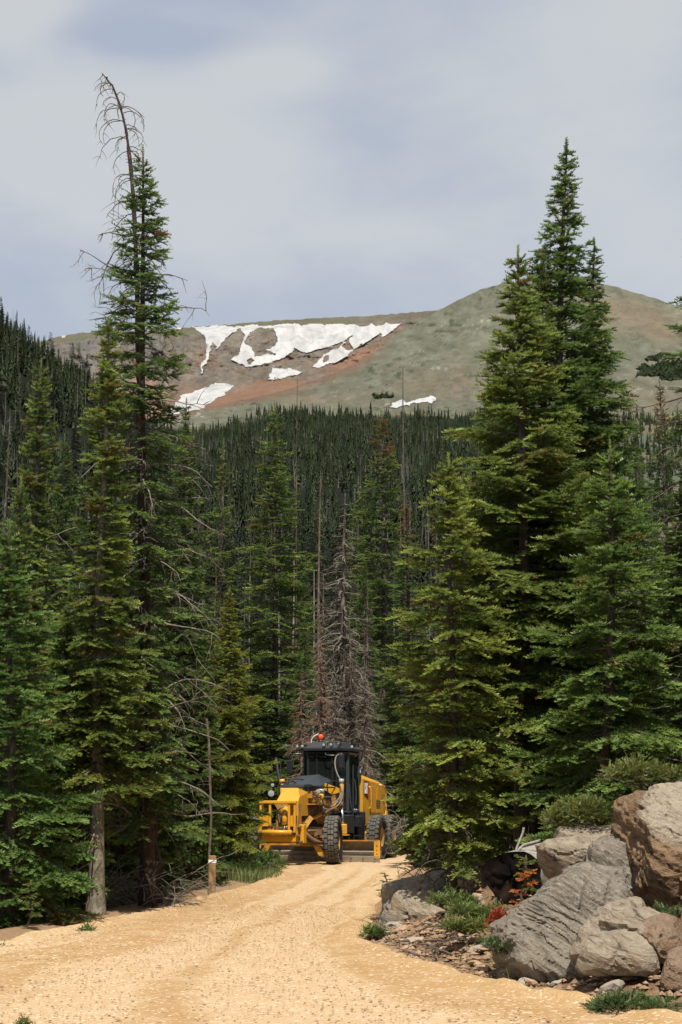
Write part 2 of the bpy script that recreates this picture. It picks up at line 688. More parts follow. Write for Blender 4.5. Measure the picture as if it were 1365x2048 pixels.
def depth_A(a, e):
    f = (e - .235) / (A_crest(a) - .235)
    d = np.interp(f, PROF_A[0], PROF_A[1])
    px, py = to_px(a * 2000, 2000, EYE + e * 2000)
    sm = np.zeros(np.shape(a), bool)
    for p in SNOW:
        sm |= inpoly(px, py, p)
    for p in HOLES:
        sm &= ~inpoly(px, py, p)
    k = np.where(sm, .15, 1.0)
    cl = sstep(400, 330, px) * sstep(.42, .6, f) * (1 - sstep(.93, .97, f))
    rough = 17 * fbm(a * 90, e * 190, 0, 5, 51, .6) + 7 * np.abs(fbm(a * 330, e * 330, 0, 3, 52))
    cols = 46 * np.abs(fbm(a * 210 + 2 * fbm(a * 60, e * 60, 0, 2, 3), e * 25, 0, 3, 53, .65))
    return d + k * (rough + cl * cols * 1.2) * (1 - sstep(.96, 1, f) * .8), f, px, py


def depth_B(a, e):
    c = B_crest(a)
    f = (e - .235) / (c - .235)
    dc = np.interp(a, [-.14, -.06, 0, .06, .12], [1300, 1450, 1600, 1800, 1950])
    d = 1000 + (dc - 1000) * np.clip(f, 0, 1.02) ** .92
    d = d + 22 * fbm(a * 55, e * 75, 0, 4, 71) + 6 * fbm(a * 300, e * 500, 0, 4, 72, .65)
    return d, f


def lerp(c, d, t):
    return c * (1 - t[..., None]) + np.array(d) * t[..., None]


def rock_face_mat(name, sc=1.0):
    b = NB(name)
    co = b.coord()
    n = b.noise(co, .15 * sc, 9, .74, .3)
    n2 = b.noise(co, .012 * sc, 6, .6)
    c = b.mix(1, b.attr('Col', 'Color'), (1.12, 1.12, 1.13), 'MULTIPLY')
    c = b.mix(b.step(n, .30, .72, 0, .75), c, b.mix(1, c, (1.5, 1.47, 1.4), 'MULTIPLY'))
    c = b.mix(b.step(n2, .4, .65, 0, .5), c, b.mix(1, c, (.68, .72, .70), 'MULTIPLY'))
    return b.fin(c, 1, b.bump(n, 1, 9), .02)


M['mtn'] = rock_face_mat('mountain_rock')
M['tundra'] = rock_face_mat('alpine_tundra', 1.6)

av = np.linspace(-.26, .10, 400)
fv = np.concatenate([np.linspace(0, 1, 140), [1.0, 1.0]])
AA = np.broadcast_to(av[None, :], (len(fv), len(av)))
EE = .235 + (A_crest(AA) + .0007 * fbm(AA * 300, 0 * AA, 0, 4, 2) - .235) * fv[:, None]
DD, FF, PX, PY = depth_A(AA, EE)
DD = DD.copy()
DD[-2] += 250
DD[-1] += 700
ZZ = EYE + EE * DD
ZZ[-2] -= 20
ZZ[-1] = 250
rock = np.broadcast_to(np.array([.150, .130, .108]), DD.shape + (3,)) * (1 + .6 * fbm(AA * 200, EE * 330, 0, 5, 81, .62)[..., None])
red = sstep(.56, .34, FF + .13 * fbm(AA * 70, EE * 90, 0, 4, 82) - sstep(560, 760, PX) * .28 * (PX > 400))
red = np.clip(red * (.55 + .5 * sstep(330, 430, PX)) + .5 * sstep(.05, .5, fbm(AA * 45, EE * 160, 0, 4, 83)) * (FF < .9), 0, 1)
mc = lerp(rock, (.215, .128, .090), red)
pink = sstep(.0, .45, fbm(AA * 120, EE * 60, 0, 4, 84)) * sstep(380, 300, PX) * sstep(.83, .62, FF)
mc = lerp(mc, (.29, .175, .125), pink * .8)
gre = sstep(395, 330, PX) * sstep(.5, .66, FF) * (1 - sstep(.12, .35, fbm(AA * 190, EE * 20, 0, 3, 85)))
mc = lerp(mc, (.16, .155, .150), gre * .7)
top = sstep(.925, .955, FF + .012 * fbm(AA * 200, 0 * AA, 0, 3, 86)) * np.where(PX > 720, .4, 1)
mc = lerp(mc, (.125, .118, .082), top)
m_me = mesh_np("mountain", np.stack([AA * DD, DD, ZZ], -1).reshape(-1, 3), None, grid_quads(*DD.shape), True, {'Col': mc.reshape(-1, 3)})
tag(obj("mountain", m_me, M['mtn']), 'red and grey rock escarpment with snow under its flat rim', kind='structure')

# green shoulder to the right, nearer
av = np.linspace(-.15, .30, 400)
fv = np.concatenate([np.linspace(0, 1, 120), [1.0, 1.0]])
AA = np.broadcast_to(av[None, :], (len(fv), len(av)))
EE = .235 + (B_crest(AA) + .0006 * fbm(AA * 260, 0 * AA, 0, 4, 4) - .235) * fv[:, None]
DD, FF = depth_B(AA, EE)
DD = DD.copy()
DD[-2] += 120
DD[-1] += 500
ZZ = EYE + EE * DD
ZZ[-2] -= 12
ZZ[-1] = 200
PX, PY = to_px(AA * DD, DD, EYE + EE * DD)
gcol = np.broadcast_to(np.array([.172, .176, .132]), DD.shape + (3,)) * (1 + .55 * fbm(AA * 170, EE * 340, 0, 5, 91, .62)[..., None])
gcol = lerp(gcol, (.175, .175, .128), sstep(0, .5, fbm((AA + EE * .7) * 160, EE * 30, 0, 4, 92)))
pk = np.exp(-(((PX - 1290) / 120) ** 2 + ((PY - 640 - (PX - 1290) * .25) / 32) ** 2)) * 1.2 + .75 * np.exp(-(((PX - 890) / 90) ** 2 + ((PY - 765) / 34) ** 2)) \
    + .6 * np.exp(-(((PX - 620) / 120) ** 2 + ((PY - 795) / 14) ** 2)) + .5 * np.exp(-(((PX - 1300) / 150) ** 2 + ((PY - 800) / 40) ** 2))
pk = np.clip(pk * (.85 + 1.1 * fbm(AA * 130, EE * 260, 0, 5, 93, .65)), 0, 1)
gcol = lerp(gcol, (.255, .182, .128), pk * .65)
rim = sstep(.955, 1.0, FF) * sstep(1010, 870, PX)
gcol = lerp(gcol, (.20, .13, .095), np.clip(sstep(.80, .97, FF + .05 * fbm(AA * 100, EE * 100, 0, 3, 94)) * sstep(800, 700, PX), 0, 1) * .85)
st = sstep(.34, .5, fbm(AA * 420, EE * 800, 0, 3, 95)) * sstep(.1, .4, fbm(AA * 40, EE * 70, 0, 3, 96))
gcol = lerp(gcol, (.36, .32, .27), np.clip(st, 0, 1) * .95)
shr = sstep(.22, .34, fbm(AA * 260, EE * 520, 0, 4, 97)) * sstep(-.1, .35, fbm(AA * 30, EE * 60, 0, 3, 98))
gcol = lerp(gcol, (.06, .078, .045), shr * .8)
b_me = mesh_np("hillside", np.stack([AA * DD, DD, ZZ], -1).reshape(-1, 3), None, grid_quads(*DD.shape), True, {'Col': gcol.reshape(-1, 3)})
tag(obj("hillside", b_me, M['tundra']), 'rounded grey green alpine shoulder rising to the right of the snow', kind='structure')


def snow_mat():
    b = NB('old_snow')
    co = b.coord()
    n = b.noise(b.coord((1, .4, .35)), .06, 8, .68, .5)
    c = b.mix(b.step(n, .30, .62), (.25, .247, .24), (.385, .385, .38))
    return b.fin(c, .7, b.bump(n, .4, 4), .2)


M['snow'] = snow_mat()


def snow_sheet(name, polys, holes, dfun, label, step=1.1, lift=2.5):
    xs = [p[0] for q in polys for p in q]
    ys = [p[1] for q in polys for p in q]
    gx = np.arange(min(xs) - 4, max(xs) + 4, step)
    gy = np.arange(min(ys) - 4, max(ys) + 4, step)
    X, Y = np.meshgrid(gx, gy)
    inn = snow_mask(X, Y, polys, holes)
    a, e = ae(X, Y)
    d = dfun(a, e)[0] - lift
    V = np.stack([a * d, d, EYE + e * d], -1).reshape(-1, 3)
    q = grid_quads(*X.shape)
    fl = inn.ravel()
    q = q[fl[q].sum(1) >= 3]
    used = np.unique(q)
    mp = np.zeros(len(V), int)
    mp[used] = np.arange(len(used))
    Vf = V[used]
    n = len(used)
    qf = mp[q]
    # give the sheet its thickness: a rim of faces running back into the slope
    ed = np.concatenate([qf[:, [0, 1]], qf[:, [1, 2]], qf[:, [2, 3]], qf[:, [3, 0]]])
    key = np.sort(ed, 1)
    _, inv, cnt = np.unique(key[:, 0].astype(np.int64) * n + key[:, 1], return_inverse=True, return_counts=True)
    bd = ed[cnt[inv] == 1]
    back = Vf * (1 + (lift + 6) / Vf[:, 1:2])
    sk = np.stack([bd[:, 1], bd[:, 0], bd[:, 0] + n, bd[:, 1] + n], -1)
    o = obj(name, mesh_np(name, np.vstack([Vf, back]), None, np.vstack([qf, sk]), True), M['snow'])
    tag(o, label, 'snow patch')
    return o


snow_sheet("snowfield", [SNOW[0]], HOLES, depth_A, 'large white snowfield under the flat mountain rim with rock islands')
snow_sheet("snow_patch", [SNOW[1]], [], depth_A, 'small triangular snow patch on red scree below the big snowfield')
snow_sheet("snow_patch", [SNOW[2]], [], depth_A, 'lowest snow patch just above the forest left of centre')
snow_sheet("snow_patch", SNOW_B, [], depth_B, 'thin snow strip at the tree line under the green shoulder', .8, 5)
snow_sheet("snow_patch", [[(121, 674), (128, 670), (136, 670), (131, 675)]], [], depth_A, 'tiny snow scrap on the far left rim above the cliff', .5)
snow_sheet("snow_patch", [[(348, 657), (356, 653), (364, 653), (360, 658)]], [], depth_A, 'small snow scrap on the rim beside the tall leaning snag', .5)

M['krummholz'] = rock_face_mat('wind_clipped_conifers', 3)
for i_, (pl, lb) in enumerate([([(1290, 721), (1305, 712), (1327, 708), (1326, 716), (1310, 723)], 'narrow dark shrub patch highest on the right slope'),
                               ([(1272, 752), (1287, 739), (1326, 723), (1355, 724), (1420, 716), (1420, 752), (1341, 760), (1318, 758), (1333, 747), (1306, 751)], 'broad dark green shrub patch on the right slope at the border'),
                               ([(1272, 738), (1285, 730), (1296, 729), (1293, 737), (1280, 742)], 'small dark shrub patch left of the broad one on the right slope'),
                               ([(742, 792), (760, 787), (790, 789), (785, 795), (760, 797)], 'dark shrub patch just above the tree line right of centre')]):
    k_ = snow_sheet('shrub_patch', [pl], [], depth_B, lb, .8, 4)
    k_.data.materials.clear()
    k_.data.materials.append(M['krummholz'])
    cn = len(k_.data.vertices)
    rn = np.random.default_rng(i_)
    co_ = np.zeros(cn * 3, np.float32)
    k_.data.vertices.foreach_get('co', co_)
    co_ = co_.reshape(-1, 3)
    co_ += rn.normal(0, 1, co_.shape).astype(np.float32) * np.array([.7, 1.5, 1.0], np.float32)
    k_.data.vertices.foreach_set('co', co_.ravel())
    k_.data.polygons.foreach_set('use_smooth', np.zeros(len(k_.data.polygons), bool))
    at_ = k_.data.attributes.new('Col', 'FLOAT_COLOR', 'POINT')
    at_.data.foreach_set('color', np.repeat(np.array([[.055, .075, .04, 1]], np.float32) * rn.uniform(.6, 1.3, (cn, 1)), 1, 1).astype(np.float32).ravel())
    k_['category'] = 'shrub patch'
# ================================================================== boulders and rubble
def ico(sub):
    import bmesh
    bm = bmesh.new()
    bmesh.ops.create_icosphere(bm, subdivisions=sub, radius=1)
    v = np.array([q.co[:] for q in bm.verts])
    t = np.array([[q.index for q in f.verts] for f in bm.faces])
    bm.free()
    return v, t


ICO = {k: ico(k) for k in (2, 3, 4, 5, 6)}


def rock_mesh(name, planes, sub, seed, strata=(0, 0, 1), freq=9, amp=.03, rough=.03, soft=90, scale=1.0, big=0.05):
    """a block bounded by the given faces (normal, distance), weathered along its bedding"""
    d, t = ICO[sub]
    N = norm(np.array([p[0] for p in planes], float))
    h = np.array([p[1] for p in planes], float) * scale
    dot = np.maximum(d @ N.T, 1e-4)
    if sub >= 4:                     # knock extra facets off the corners
        rg_ = np.random.default_rng(seed)
        P0 = d * np.min(h[None] / dot, 1)[:, None]
        M_ = norm(rg_.normal(0, 1, (26, 3)))
        hh = (P0 @ M_.T).max(0) * rg_.uniform(.80, .97, 26)
        N = np.vstack([N, M_])
        h = np.concatenate([h, hh])
        dot = np.maximum(d @ N.T, 1e-4)
    r = h[None] / dot
    r = -np.log(np.exp(-soft * (np.clip(r, 0, 6) - r.min(1, keepdims=True)) / scale).sum(1)) / soft * scale + r.min(1)      # corners slightly worn
    P = d * r[:, None]
    s = norm(np.array(strata, float))
    q = P @ s
    w = fbm(P[:, 0] * 3 / scale, P[:, 1] * 3 / scale, P[:, 2] * 3 / scale, 4, seed)
    lay = q / scale * freq + 1.1 * w
    led = np.abs((lay % 1.0) - .5) * 2
    jn = norm(np.cross(s, np.array([.3, .9, .25])))
    jl = (P @ jn) / scale * freq * .42 + .8 * fbm(P[:, 0] * 2 / scale + 9, P[:, 1] * 2 / scale, P[:, 2] * 2 / scale, 3, seed + 5)
    crk = np.exp(-((np.abs((jl % 1.0) - .5) - .5) / .035) ** 2) * (_hash(np.floor(lay), np.floor(jl + .5), np.floor(jl) * 0, seed + 11) > .45)
    jv = _hash(np.floor(jl), np.floor(lay), np.floor(jl) * 0, seed + 21)
    lv = _hash(np.floor(lay), np.floor(lay) * 0, np.floor(lay) * 0, seed)
    disp = amp * ((sstep(0, .22, led) - .6) * 1.1 + (lv - .5) * 1.5 + (jv - .5) * 1.1 - 1.3 * crk) + rough * fbm(P[:, 0] * 9 / scale, P[:, 1] * 9 / scale, P[:, 2] * 9 / scale, 4, seed + 3, .6) + big * fbm(
        P[:, 0] * 1.6 / scale, P[:, 1] * 1.6 / scale, P[:, 2] * 1.6 / scale, 3, seed + 7)
    P = P + d * disp[:, None] * scale
    return mesh_np(name, P, t, None, sub == 3)


def rock_mat(name, a, b_, c_, stain, rot=(0, 0, 0), sc=1.0, samt=(.52, .68), sunlit=None):
    b = NB(name)
    co = b.coord((1.1, 1.1, 5.5), rot)
    co2 = b.coord()
    n = b.noise(co, 2.4 * sc, 9, .68, .9)
    n2 = b.noise(co2, 1.5 * sc, 7, .62, .5)
    n3 = b.noise(co2, 26 * sc, 7, .75)
    c = b.mix(b.step(n, .32, .68), a, b_)
    c = b.mix(b.step(n3, .48, .72, 0, .6), c, c_)
    c = b.mix(b.step(n2, samt[0], samt[1], 0, .85), c, stain)
    c = b.mix(b.step(n, .34, .42, .85, 0), c, [x * .30 for x in a])
    if sunlit:                       # sunlight on the upper face, painted in as a paler tone
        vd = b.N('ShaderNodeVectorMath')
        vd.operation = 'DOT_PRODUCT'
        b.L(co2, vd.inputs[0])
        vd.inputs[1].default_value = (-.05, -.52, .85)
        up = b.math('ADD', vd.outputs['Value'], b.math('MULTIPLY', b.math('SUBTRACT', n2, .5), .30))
        c = b.mix(b.step(up, .44, .54, 0, .85), c, b.mix(b.step(n3, .3, .7), sunlit, [x * .6 for x in sunlit]))
    h = b.math('ADD', b.math('MULTIPLY', n, 1.4), b.math('MULTIPLY', n3, .55))
    return b.fin(c, .95, b.bump(h, 1.0, .075), .12)


M['rock_brown'] = rock_mat('brown_banded_rock', (.155, .095, .052), (.30, .20, .118), (.38, .28, .19), (.42, .34, .25), (R(15), R(21), 0), 1.0, (.58, .72), (.50, .43, .33))  # last colour paints the sunlit look of the top face
M['rock_grey'] = rock_mat('grey_banded_rock', (.165, .143, .112), (.33, .29, .23), (.46, .41, .335), (.30, .195, .105), (R(-18), R(46), 0), 1.0, (.55, .70))
M['rock_pale'] = rock_mat('pale_rock', (.26, .205, .145), (.44, .365, .275), (.52, .445, .355), (.31, .20, .11), (R(10), R(18), 0), 1.2, (.56, .72))
M['rock_pink'] = rock_mat('pinkish_rock', (.25, .165, .105), (.36, .26, .18), (.43, .34, .26), (.27, .16, .09), (R(30), R(-18), 0), 2.0, (.5, .7))


def rock(name, planes, D, px, py, seed, mat, label, sub=5, strata=(0, 0, 1), freq=9, amp=.03, rough=.03, scale=1.0, group=None, soft=70, big=.05, yaw=0):
    me = rock_mesh(name + str(seed), planes, sub, seed, strata, freq, amp, rough, soft, scale, big)
    o = obj(name, me, M[mat], None, at(px, py, D), (0, 0, yaw))
    tag(o, label, 'rock', group)
    return o


# the big brown block at the right border; its face leans out over its foot
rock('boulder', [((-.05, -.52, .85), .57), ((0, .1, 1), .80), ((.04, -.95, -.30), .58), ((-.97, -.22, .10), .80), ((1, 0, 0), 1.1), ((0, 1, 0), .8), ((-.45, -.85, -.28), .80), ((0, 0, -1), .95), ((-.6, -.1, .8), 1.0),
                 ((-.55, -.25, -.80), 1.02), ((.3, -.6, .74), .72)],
     15.9, 1430, 1722, 3, 'rock_brown', 'huge brown boulder with a pale sunlit flat top at the right border', 6, (.35, -.25, .9), 8, .026, .040)
# the grey slab leaning beside it
rock('boulder', [((-.25, -.80, .52), .34), ((-.95, -.25, .12), .66), ((-.60, .0, .80), .47), ((-.38, .0, .92), .56), ((.25, .1, .96), .72), ((.97, -.1, .2), .60), ((0, 1, 0), .45), ((-.3, -.55, -.78), .66), ((0, 0, -1), .80), ((.62, -.62, .45), .60)],
     15.3, 1148, 1862, 5, 'rock_grey', 'grey slanting slab of banded rock leaning left of the brown boulder', 6, (.66, .25, .70), 9, .030, .022, scale=.97)
# upright grey shoulder between slab and brown block
rock('boulder', [((-.3, -.93, .2), .32), ((-.9, 0, .42), .42), ((.9, 0, .3), .34), ((-.1, -.2, .98), .55), ((0, 1, 0), .4), ((0, 0, -1), .8)],
     16.25, 1222, 1795, 7, 'rock_grey', 'upright grey rock wedged between the slanting slab and the brown boulder', 5, (.75, .1, .65), 9, .035, .03)
# pale ledge rocks by the log
rock('boulder', [((0, -.25, .97), .17), ((-.25, -.93, -.25), .26), ((-.85, -.3, -.3), .42), ((.9, 0, .2), .40), ((0, 1, .1), .35), ((0, 0, -1), .34), ((-.5, -.2, .84), .35)],
     17.6, 1172, 1712, 9, 'rock_pale', 'pale topped ledge rock with a dark front resting against the log', 5, (.1, -.1, 1), 7, .03, .03, scale=.86)
rock('boulder', [((0, -.25, .97), .13), ((-.15, -.95, -.1), .25), ((-.9, -.2, .2), .38), ((.9, 0, .2), .42), ((0, 1, .1), .3), ((0, 0, -1), .34)],
     18.6, 1190, 1684, 10, 'rock_pale', 'pale slab behind the ledge rock, half hidden by the juniper', 4, (.1, -.1, 1), 7, .02, .02)
# left-hand group by the road
rock('boulder', [((-.28, -.22, .93), .30), ((-.92, -.35, -.1), .50), ((-.2, -.95, .15), .40), ((.9, -.2, .2), .66), ((0, 1, .1), .7), ((0, 0, -1), .5), ((.3, -.5, .8), .42), ((-.6, -.72, .3), .52)],
     23.6, 846, 1800, 12, 'rock_pale', 'pale pinkish boulder at the inner edge of the road bend', 5, (.4, .1, .9), 7, .035, .035, scale=.78)
rock('boulder', [((-.4, -.8, .45), .20), ((-.9, -.2, .2), .24), ((.8, -.4, .3), .26), ((0, 0, 1), .28), ((0, 1, 0), .3), ((0, 0, -1), .3)],
     22.0, 800, 1835, 13, 'rock_grey', 'dark grey broken rock at the foot of the pale boulder', 4, (.6, .2, .7), 7, .05, .04, scale=.85)
rock('boulder', [((.05, -.45, .88), .12), ((-.35, -.85, -.35), .24), ((-.8, -.5, .1), .34), ((.85, -.3, .3), .36), ((0, 1, 0), .3), ((0, 0, -1), .3)],
     21.4, 862, 1822, 14, 'rock_pale', 'flat pale slab lying in front of the pale boulder', 4, (.2, -.3, .95), 8, .02, .02)
# small slabs at the foot of the brown boulder
rock('rock', [((-.35, -.45, .82), .12), ((-.5, -.8, .1), .24), ((.8, -.5, .2), .24), ((-.8, .1, .4), .25), ((0, 1, 0), .2), ((0, 0, -1), .25)], 14.6, 1228, 1868, 16, 'rock_pale',
     'small pale slab between the grey slab and the brown boulder', 4, (.3, .2, .9), 8, .02, .02)
rock('rock', [((-.1, -.55, .82), .12), ((-.2, -.93, -.2), .18), ((-.85, -.3, .2), .34), ((.9, -.2, .3), .34), ((0, 1, 0), .2), ((0, 0, -1), .2)], 14.1, 1240, 1912, 17, 'rock_pale',
     'flat streaked pale slab in front, above the ground juniper', 4, (.2, -.6, .8), 10, .02, .015, scale=0.8)
rock('rock', [((.1, -.4, .9), .10), ((-.75, -.6, -.2), .20), ((.8, -.5, .1), .22), ((-.3, .5, .8), .22), ((0, 1, 0), .15), ((0, 0, -1), .2)], 14.4, 1274, 1852, 18, 'rock_pale',
     'wedge shaped rock with a dark underside below the brown boulder', 4, (.3, -.2, .9), 8, .02, .015)
rock('rock', [((-.25, -.55, .80), .20), ((-.6, -.75, .2), .25), ((.8, -.5, .2), .26), ((-.8, .1, .5), .30), ((0, 1, 0), .25), ((0, 0, -1), .25)], 14.2, 1316, 1888, 19, 'rock_pink',
     'pinkish grey cracked rock below the brown boulder near the right border', 4, (.5, -.3, .8), 8, .035, .02, scale=.62)
rock('rock', [((-.1, -.5, .86), .20), ((-.6, -.75, .1), .24), ((.8, -.5, .2), .26), ((-.9, .1, .2), .26), ((0, 1, 0), .25), ((0, 0, -1), .25)], 13.6, 1362, 1946, 20, 'rock_pink',
     'lowest reddish rock at the right border beside the ground juniper', 4, (.2, -.3, .9), 8, .02, .02, scale=.58)
rock('rock', [((-.2, -.6, .78), .14), ((-.7, -.6, .1), .2), ((.8, -.5, .2), .2), ((0, 1, 0), .2), ((0, 0, -1), .2)], 15.2, 1356, 1868, 24, 'rock_pink',
     'small reddish rock tucked under the brown boulder at the right border', 3, (.2, -.3, .9), 8, .02, .02, scale=0.7)

# dirt bank below the left boulders, finely lumped
bx = np.arange(-.15, 4.3, .032)
by = np.arange(12.0, 24.5, .040)
BX, BY = np.meshgrid(bx, by)
dr_ = BX - x_r(BY)
lump = fbm(BX * 2.4, BY * 2.4, 0, 3, 201) * .07 + np.abs(fbm(BX * 6, BY * 6, 0, 4, 202, .62)) * .10 - .03 + np.abs(fbm(BX * 17, BY * 17, 0, 2, 203)) * .030
BZ = ground(BX, BY) - .02 + .035 * sstep(.0, .2, dr_) + lump * sstep(.05, .6, dr_) * 1.1 - .2 * (1 - sstep(-.12, .05, dr_ + .10 * fbm(BX * 3, BY * 3, 0, 3, 204))) - .3 * sstep(3.4, 4.3, dr_) - .3 * sstep(23.3, 24.4, BY)
bn = fbm(BX * 1.4, BY * 1.4, 0, 4, 205)
bc = np.array([.25, .16, .092])[None, None] * (1 + .45 * bn[..., None]) * (1 + .5 * (lump[..., None] * 6))
dk_ = sstep(1.5, 3.0, dr_ + .8 * bn)[..., None]
bc = np.clip(bc * (1 - dk_) + np.array([.060, .045, .030]) * (1 + .5 * bn[..., None]) * dk_, .02, .6)
q_ = grid_quads(*BX.shape)
tag(obj("dirt_bank", mesh_np("dirt_bank", np.stack([BX, BY, BZ], -1).reshape(-1, 3), None, q_, True, {'Col': bc.reshape(-1, 3)}), M['ground']), kind='structure')

# loose stones: the ones big enough to point at are things, the crumbs are one heap
rr = random.Random(8)
M['stone_tan'] = simple('tan_stone', (.33, .225, .15), .95, .1, 0, .3, 9)
M['stone_pale'] = simple('pale_stone', (.33, .255, .19), .95, .1, 0, .3, 9)
M['stone_grey'] = simple('grey_stone', (.27, .24, .20), .95, .1, 0, .3, 9)
STONES = [rock_mesh('stone%d' % i, [(tuple(np.random.default_rng(300 + i * 20 + j).normal(0, 1, 3)), np.random.default_rng(900 + i * 20 + j).uniform(.55, 1.0)) for j in range(16)], 2, 400 + i, (.2, .1, 1), 5, .10, .10, 60, 1.0, .1)
          for i in range(7)]
for k in range(64):
    y = rr.uniform(13.0, 22.5)
    dx = abs(rr.gauss(.35, .45)) + .05
    x = float(x_r(y)) + dx
    s_ = rr.choice([.035, .045, .05, .06, .08, .11]) * (1 if dx > .25 else .7)
    o = obj('stone', STONES[rr.randrange(7)], None, None, (x, y, gz(x, y) + s_ * .25 + .02), (rr.uniform(-.4, .4), rr.uniform(-.4, .4), rr.uniform(0, 6.28)))
    o.scale = (s_ * rr.uniform(.8, 1.4), s_, s_ * rr.uniform(.4, .7))
    if not o.data.materials:
        o.data.materials.append(M['rock_pink'])
    o.material_slots[0].link = 'OBJECT'
    o.material_slots[0].material = M[rr.choice(['stone_tan', 'stone_tan', 'stone_pale', 'stone_grey'])]
    tag(o, 'loose angular stone lying on the dirt bank right of the road', 'stone', 'loose stones on the dirt bank')


def scatter_stones(name, pts, size, rng, mat, label):
    d, t = ICO[2] if False else (None, None)
    # six-sided chips
    base = np.array([[1, 0, 0], [-1, 0, 0], [0, 1, 0], [0, -1, 0], [0, 0, 1], [0, 0, -.7]], float)
    tri = np.array([[0, 2, 4], [2, 1, 4], [1, 3, 4], [3, 0, 4], [2, 0, 5], [1, 2, 5], [3, 1, 5], [0, 3, 5]])
    n = len(pts)
    V = base[None] * rng.uniform(.6, 1.3, (n, 6, 1)) * size[:, None, None] * np.stack([rng.uniform(.8, 1.3, n), rng.uniform(.8, 1.3, n), rng.uniform(.45, .8, n)], -1)[:, None, :]
    th = rng.uniform(0, 6.28, n)
    c, s = np.cos(th)[:, None], np.sin(th)[:, None]
    V = np.stack([V[..., 0] * c - V[..., 1] * s, V[..., 0] * s + V[..., 1] * c, V[..., 2]], -1) + pts[:, None, :]
    T = tri[None] + (np.arange(n) * 6)[:, None, None]
    col = rng.uniform(.65, 1.25, (n, 1, 1)) * np.ones((n, 6, 1))
    o = obj(name, mesh_np(name, V.reshape(-1, 3), T.reshape(-1, 3), None, False, {'Col': np.repeat(col, 3, 2).reshape(-1, 3)}), mat)
    tag(o, label, kind='stuff')
    return o


def chip_mat(name, a, b_):
    b = NB(name)
    co = b.coord()
    n = b.noise(co, 3, 4)
    c = b.mix(n, a, b_)
    c = b.mix(1.0, c, b.attr('Col', 'Color'), 'MULTIPLY')
    return b.fin(c, 1, None, .05)


M['chips'] = chip_mat('gravel_chips', (.44, .315, .185), (.36, .245, .135))
M['crumbs'] = chip_mat('dirt_crumbs', (.19, .12, .07), (.28, .195, .13))
rg = np.random.default_rng(12)
n = 12500
py_ = 11.6 + (27 - 11.6) * rg.random(n) ** 1.6
px_ = x_l(py_) + (x_r(py_) - x_l(py_)) * rg.random(n)
k_ = np.abs(px_) < .235 * py_ + .3
px_, py_ = px_[k_], py_[k_]
sz_ = rg.uniform(.006, .015, len(px_)) * np.where(rg.random(len(px_)) < .05, 1.6, 1)
scatter_stones('gravel', np.stack([px_, py_, .004 + sz_ * .3 + .0 * px_], -1), sz_, rg, M['chips'], 'loose tan gravel strewn over the road')
n = 2400
py_ = rg.uniform(12.2, 24, n)
px_ = x_r(py_) + np.abs(rg.normal(.1, .75, n)) - .05
sz_ = rg.uniform(.012, .045, n) * np.where(rg.random(n) < .1, 1.5, 1)
dr2 = px_ - x_r(py_)
pz_ = ground(px_, py_) + .05 * sstep(.05, .5, dr2) + .01
scatter_stones('rubble', np.stack([px_, py_, pz_], -1), sz_, rg, M['crumbs'], 'crumbled stones and clods on the dirt bank')
M['dead_rust'] = bark_mat('rusty_dead_twigs', (.19, .12, .085), (.30, .17, .11), (.24, .21, .19))
# ================================================================== trees
def shoots(geo, P, D, Ln, W, tip, brown, rng, teeth=3, planes=3):
    """needle-clad twigs: each is a spine with rows of forward-pointing needle tufts"""
    n = len(P)
    if n == 0:
        return
    S = norm(np.cross(D, np.array([0, 0, 1.0])) + rng.normal(0, .15, (n, 3)))
    U = norm(np.cross(S, D))
    U *= np.sign(U[:, 2:3] + 1e-6)
    rnd = rng.random(n)
    vv, aa = [], []
    if planes == 3:
        dirs = [S * .95 + U * .32, -S * .95 + U * .32, U * .9 + S * rng.normal(0, .35, (n, 1))]
    elif planes == 4:
        dirs = [S * .95 + U * .22, -S * .95 + U * .22, U * .85 + S * .45, U * .85 - S * .45]
    else:
        dirs = [S * .95 + U * .25, -S * .95 + U * .25]
    for V in dirs:
        for k in range(teeth):
            t0 = k / teeth - .02
            t1 = (k + .92) / teeth
            ta = (k + 1.3) / teeth + rng.normal(0, .06, n)
            w = W * (1.05 - .45 * (k + .5) / teeth) * rng.uniform(.75, 1.2, n)
            p0 = P + D * (Ln * t0)[:, None]
            p1 = P + D * (Ln * t1)[:, None]
            pa = P + D * (Ln * ta)[:, None] + V * w[:, None]
            vv.append(np.stack([p0, p1, pa], 1))
            tt = np.clip(tip * (.35 + .65 * (k + 1) / teeth), 0, 1)
            aa.append(np.repeat(np.stack([tt, brown, rnd, np.ones(n)], -1)[:, None, :], 3, 1))
    V = np.concatenate(vv).reshape(-1, 3)
    A = np.concatenate(aa).reshape(-1, 4)
    geo.add(V, np.arange(len(V)).reshape(-1, 3), None, A)


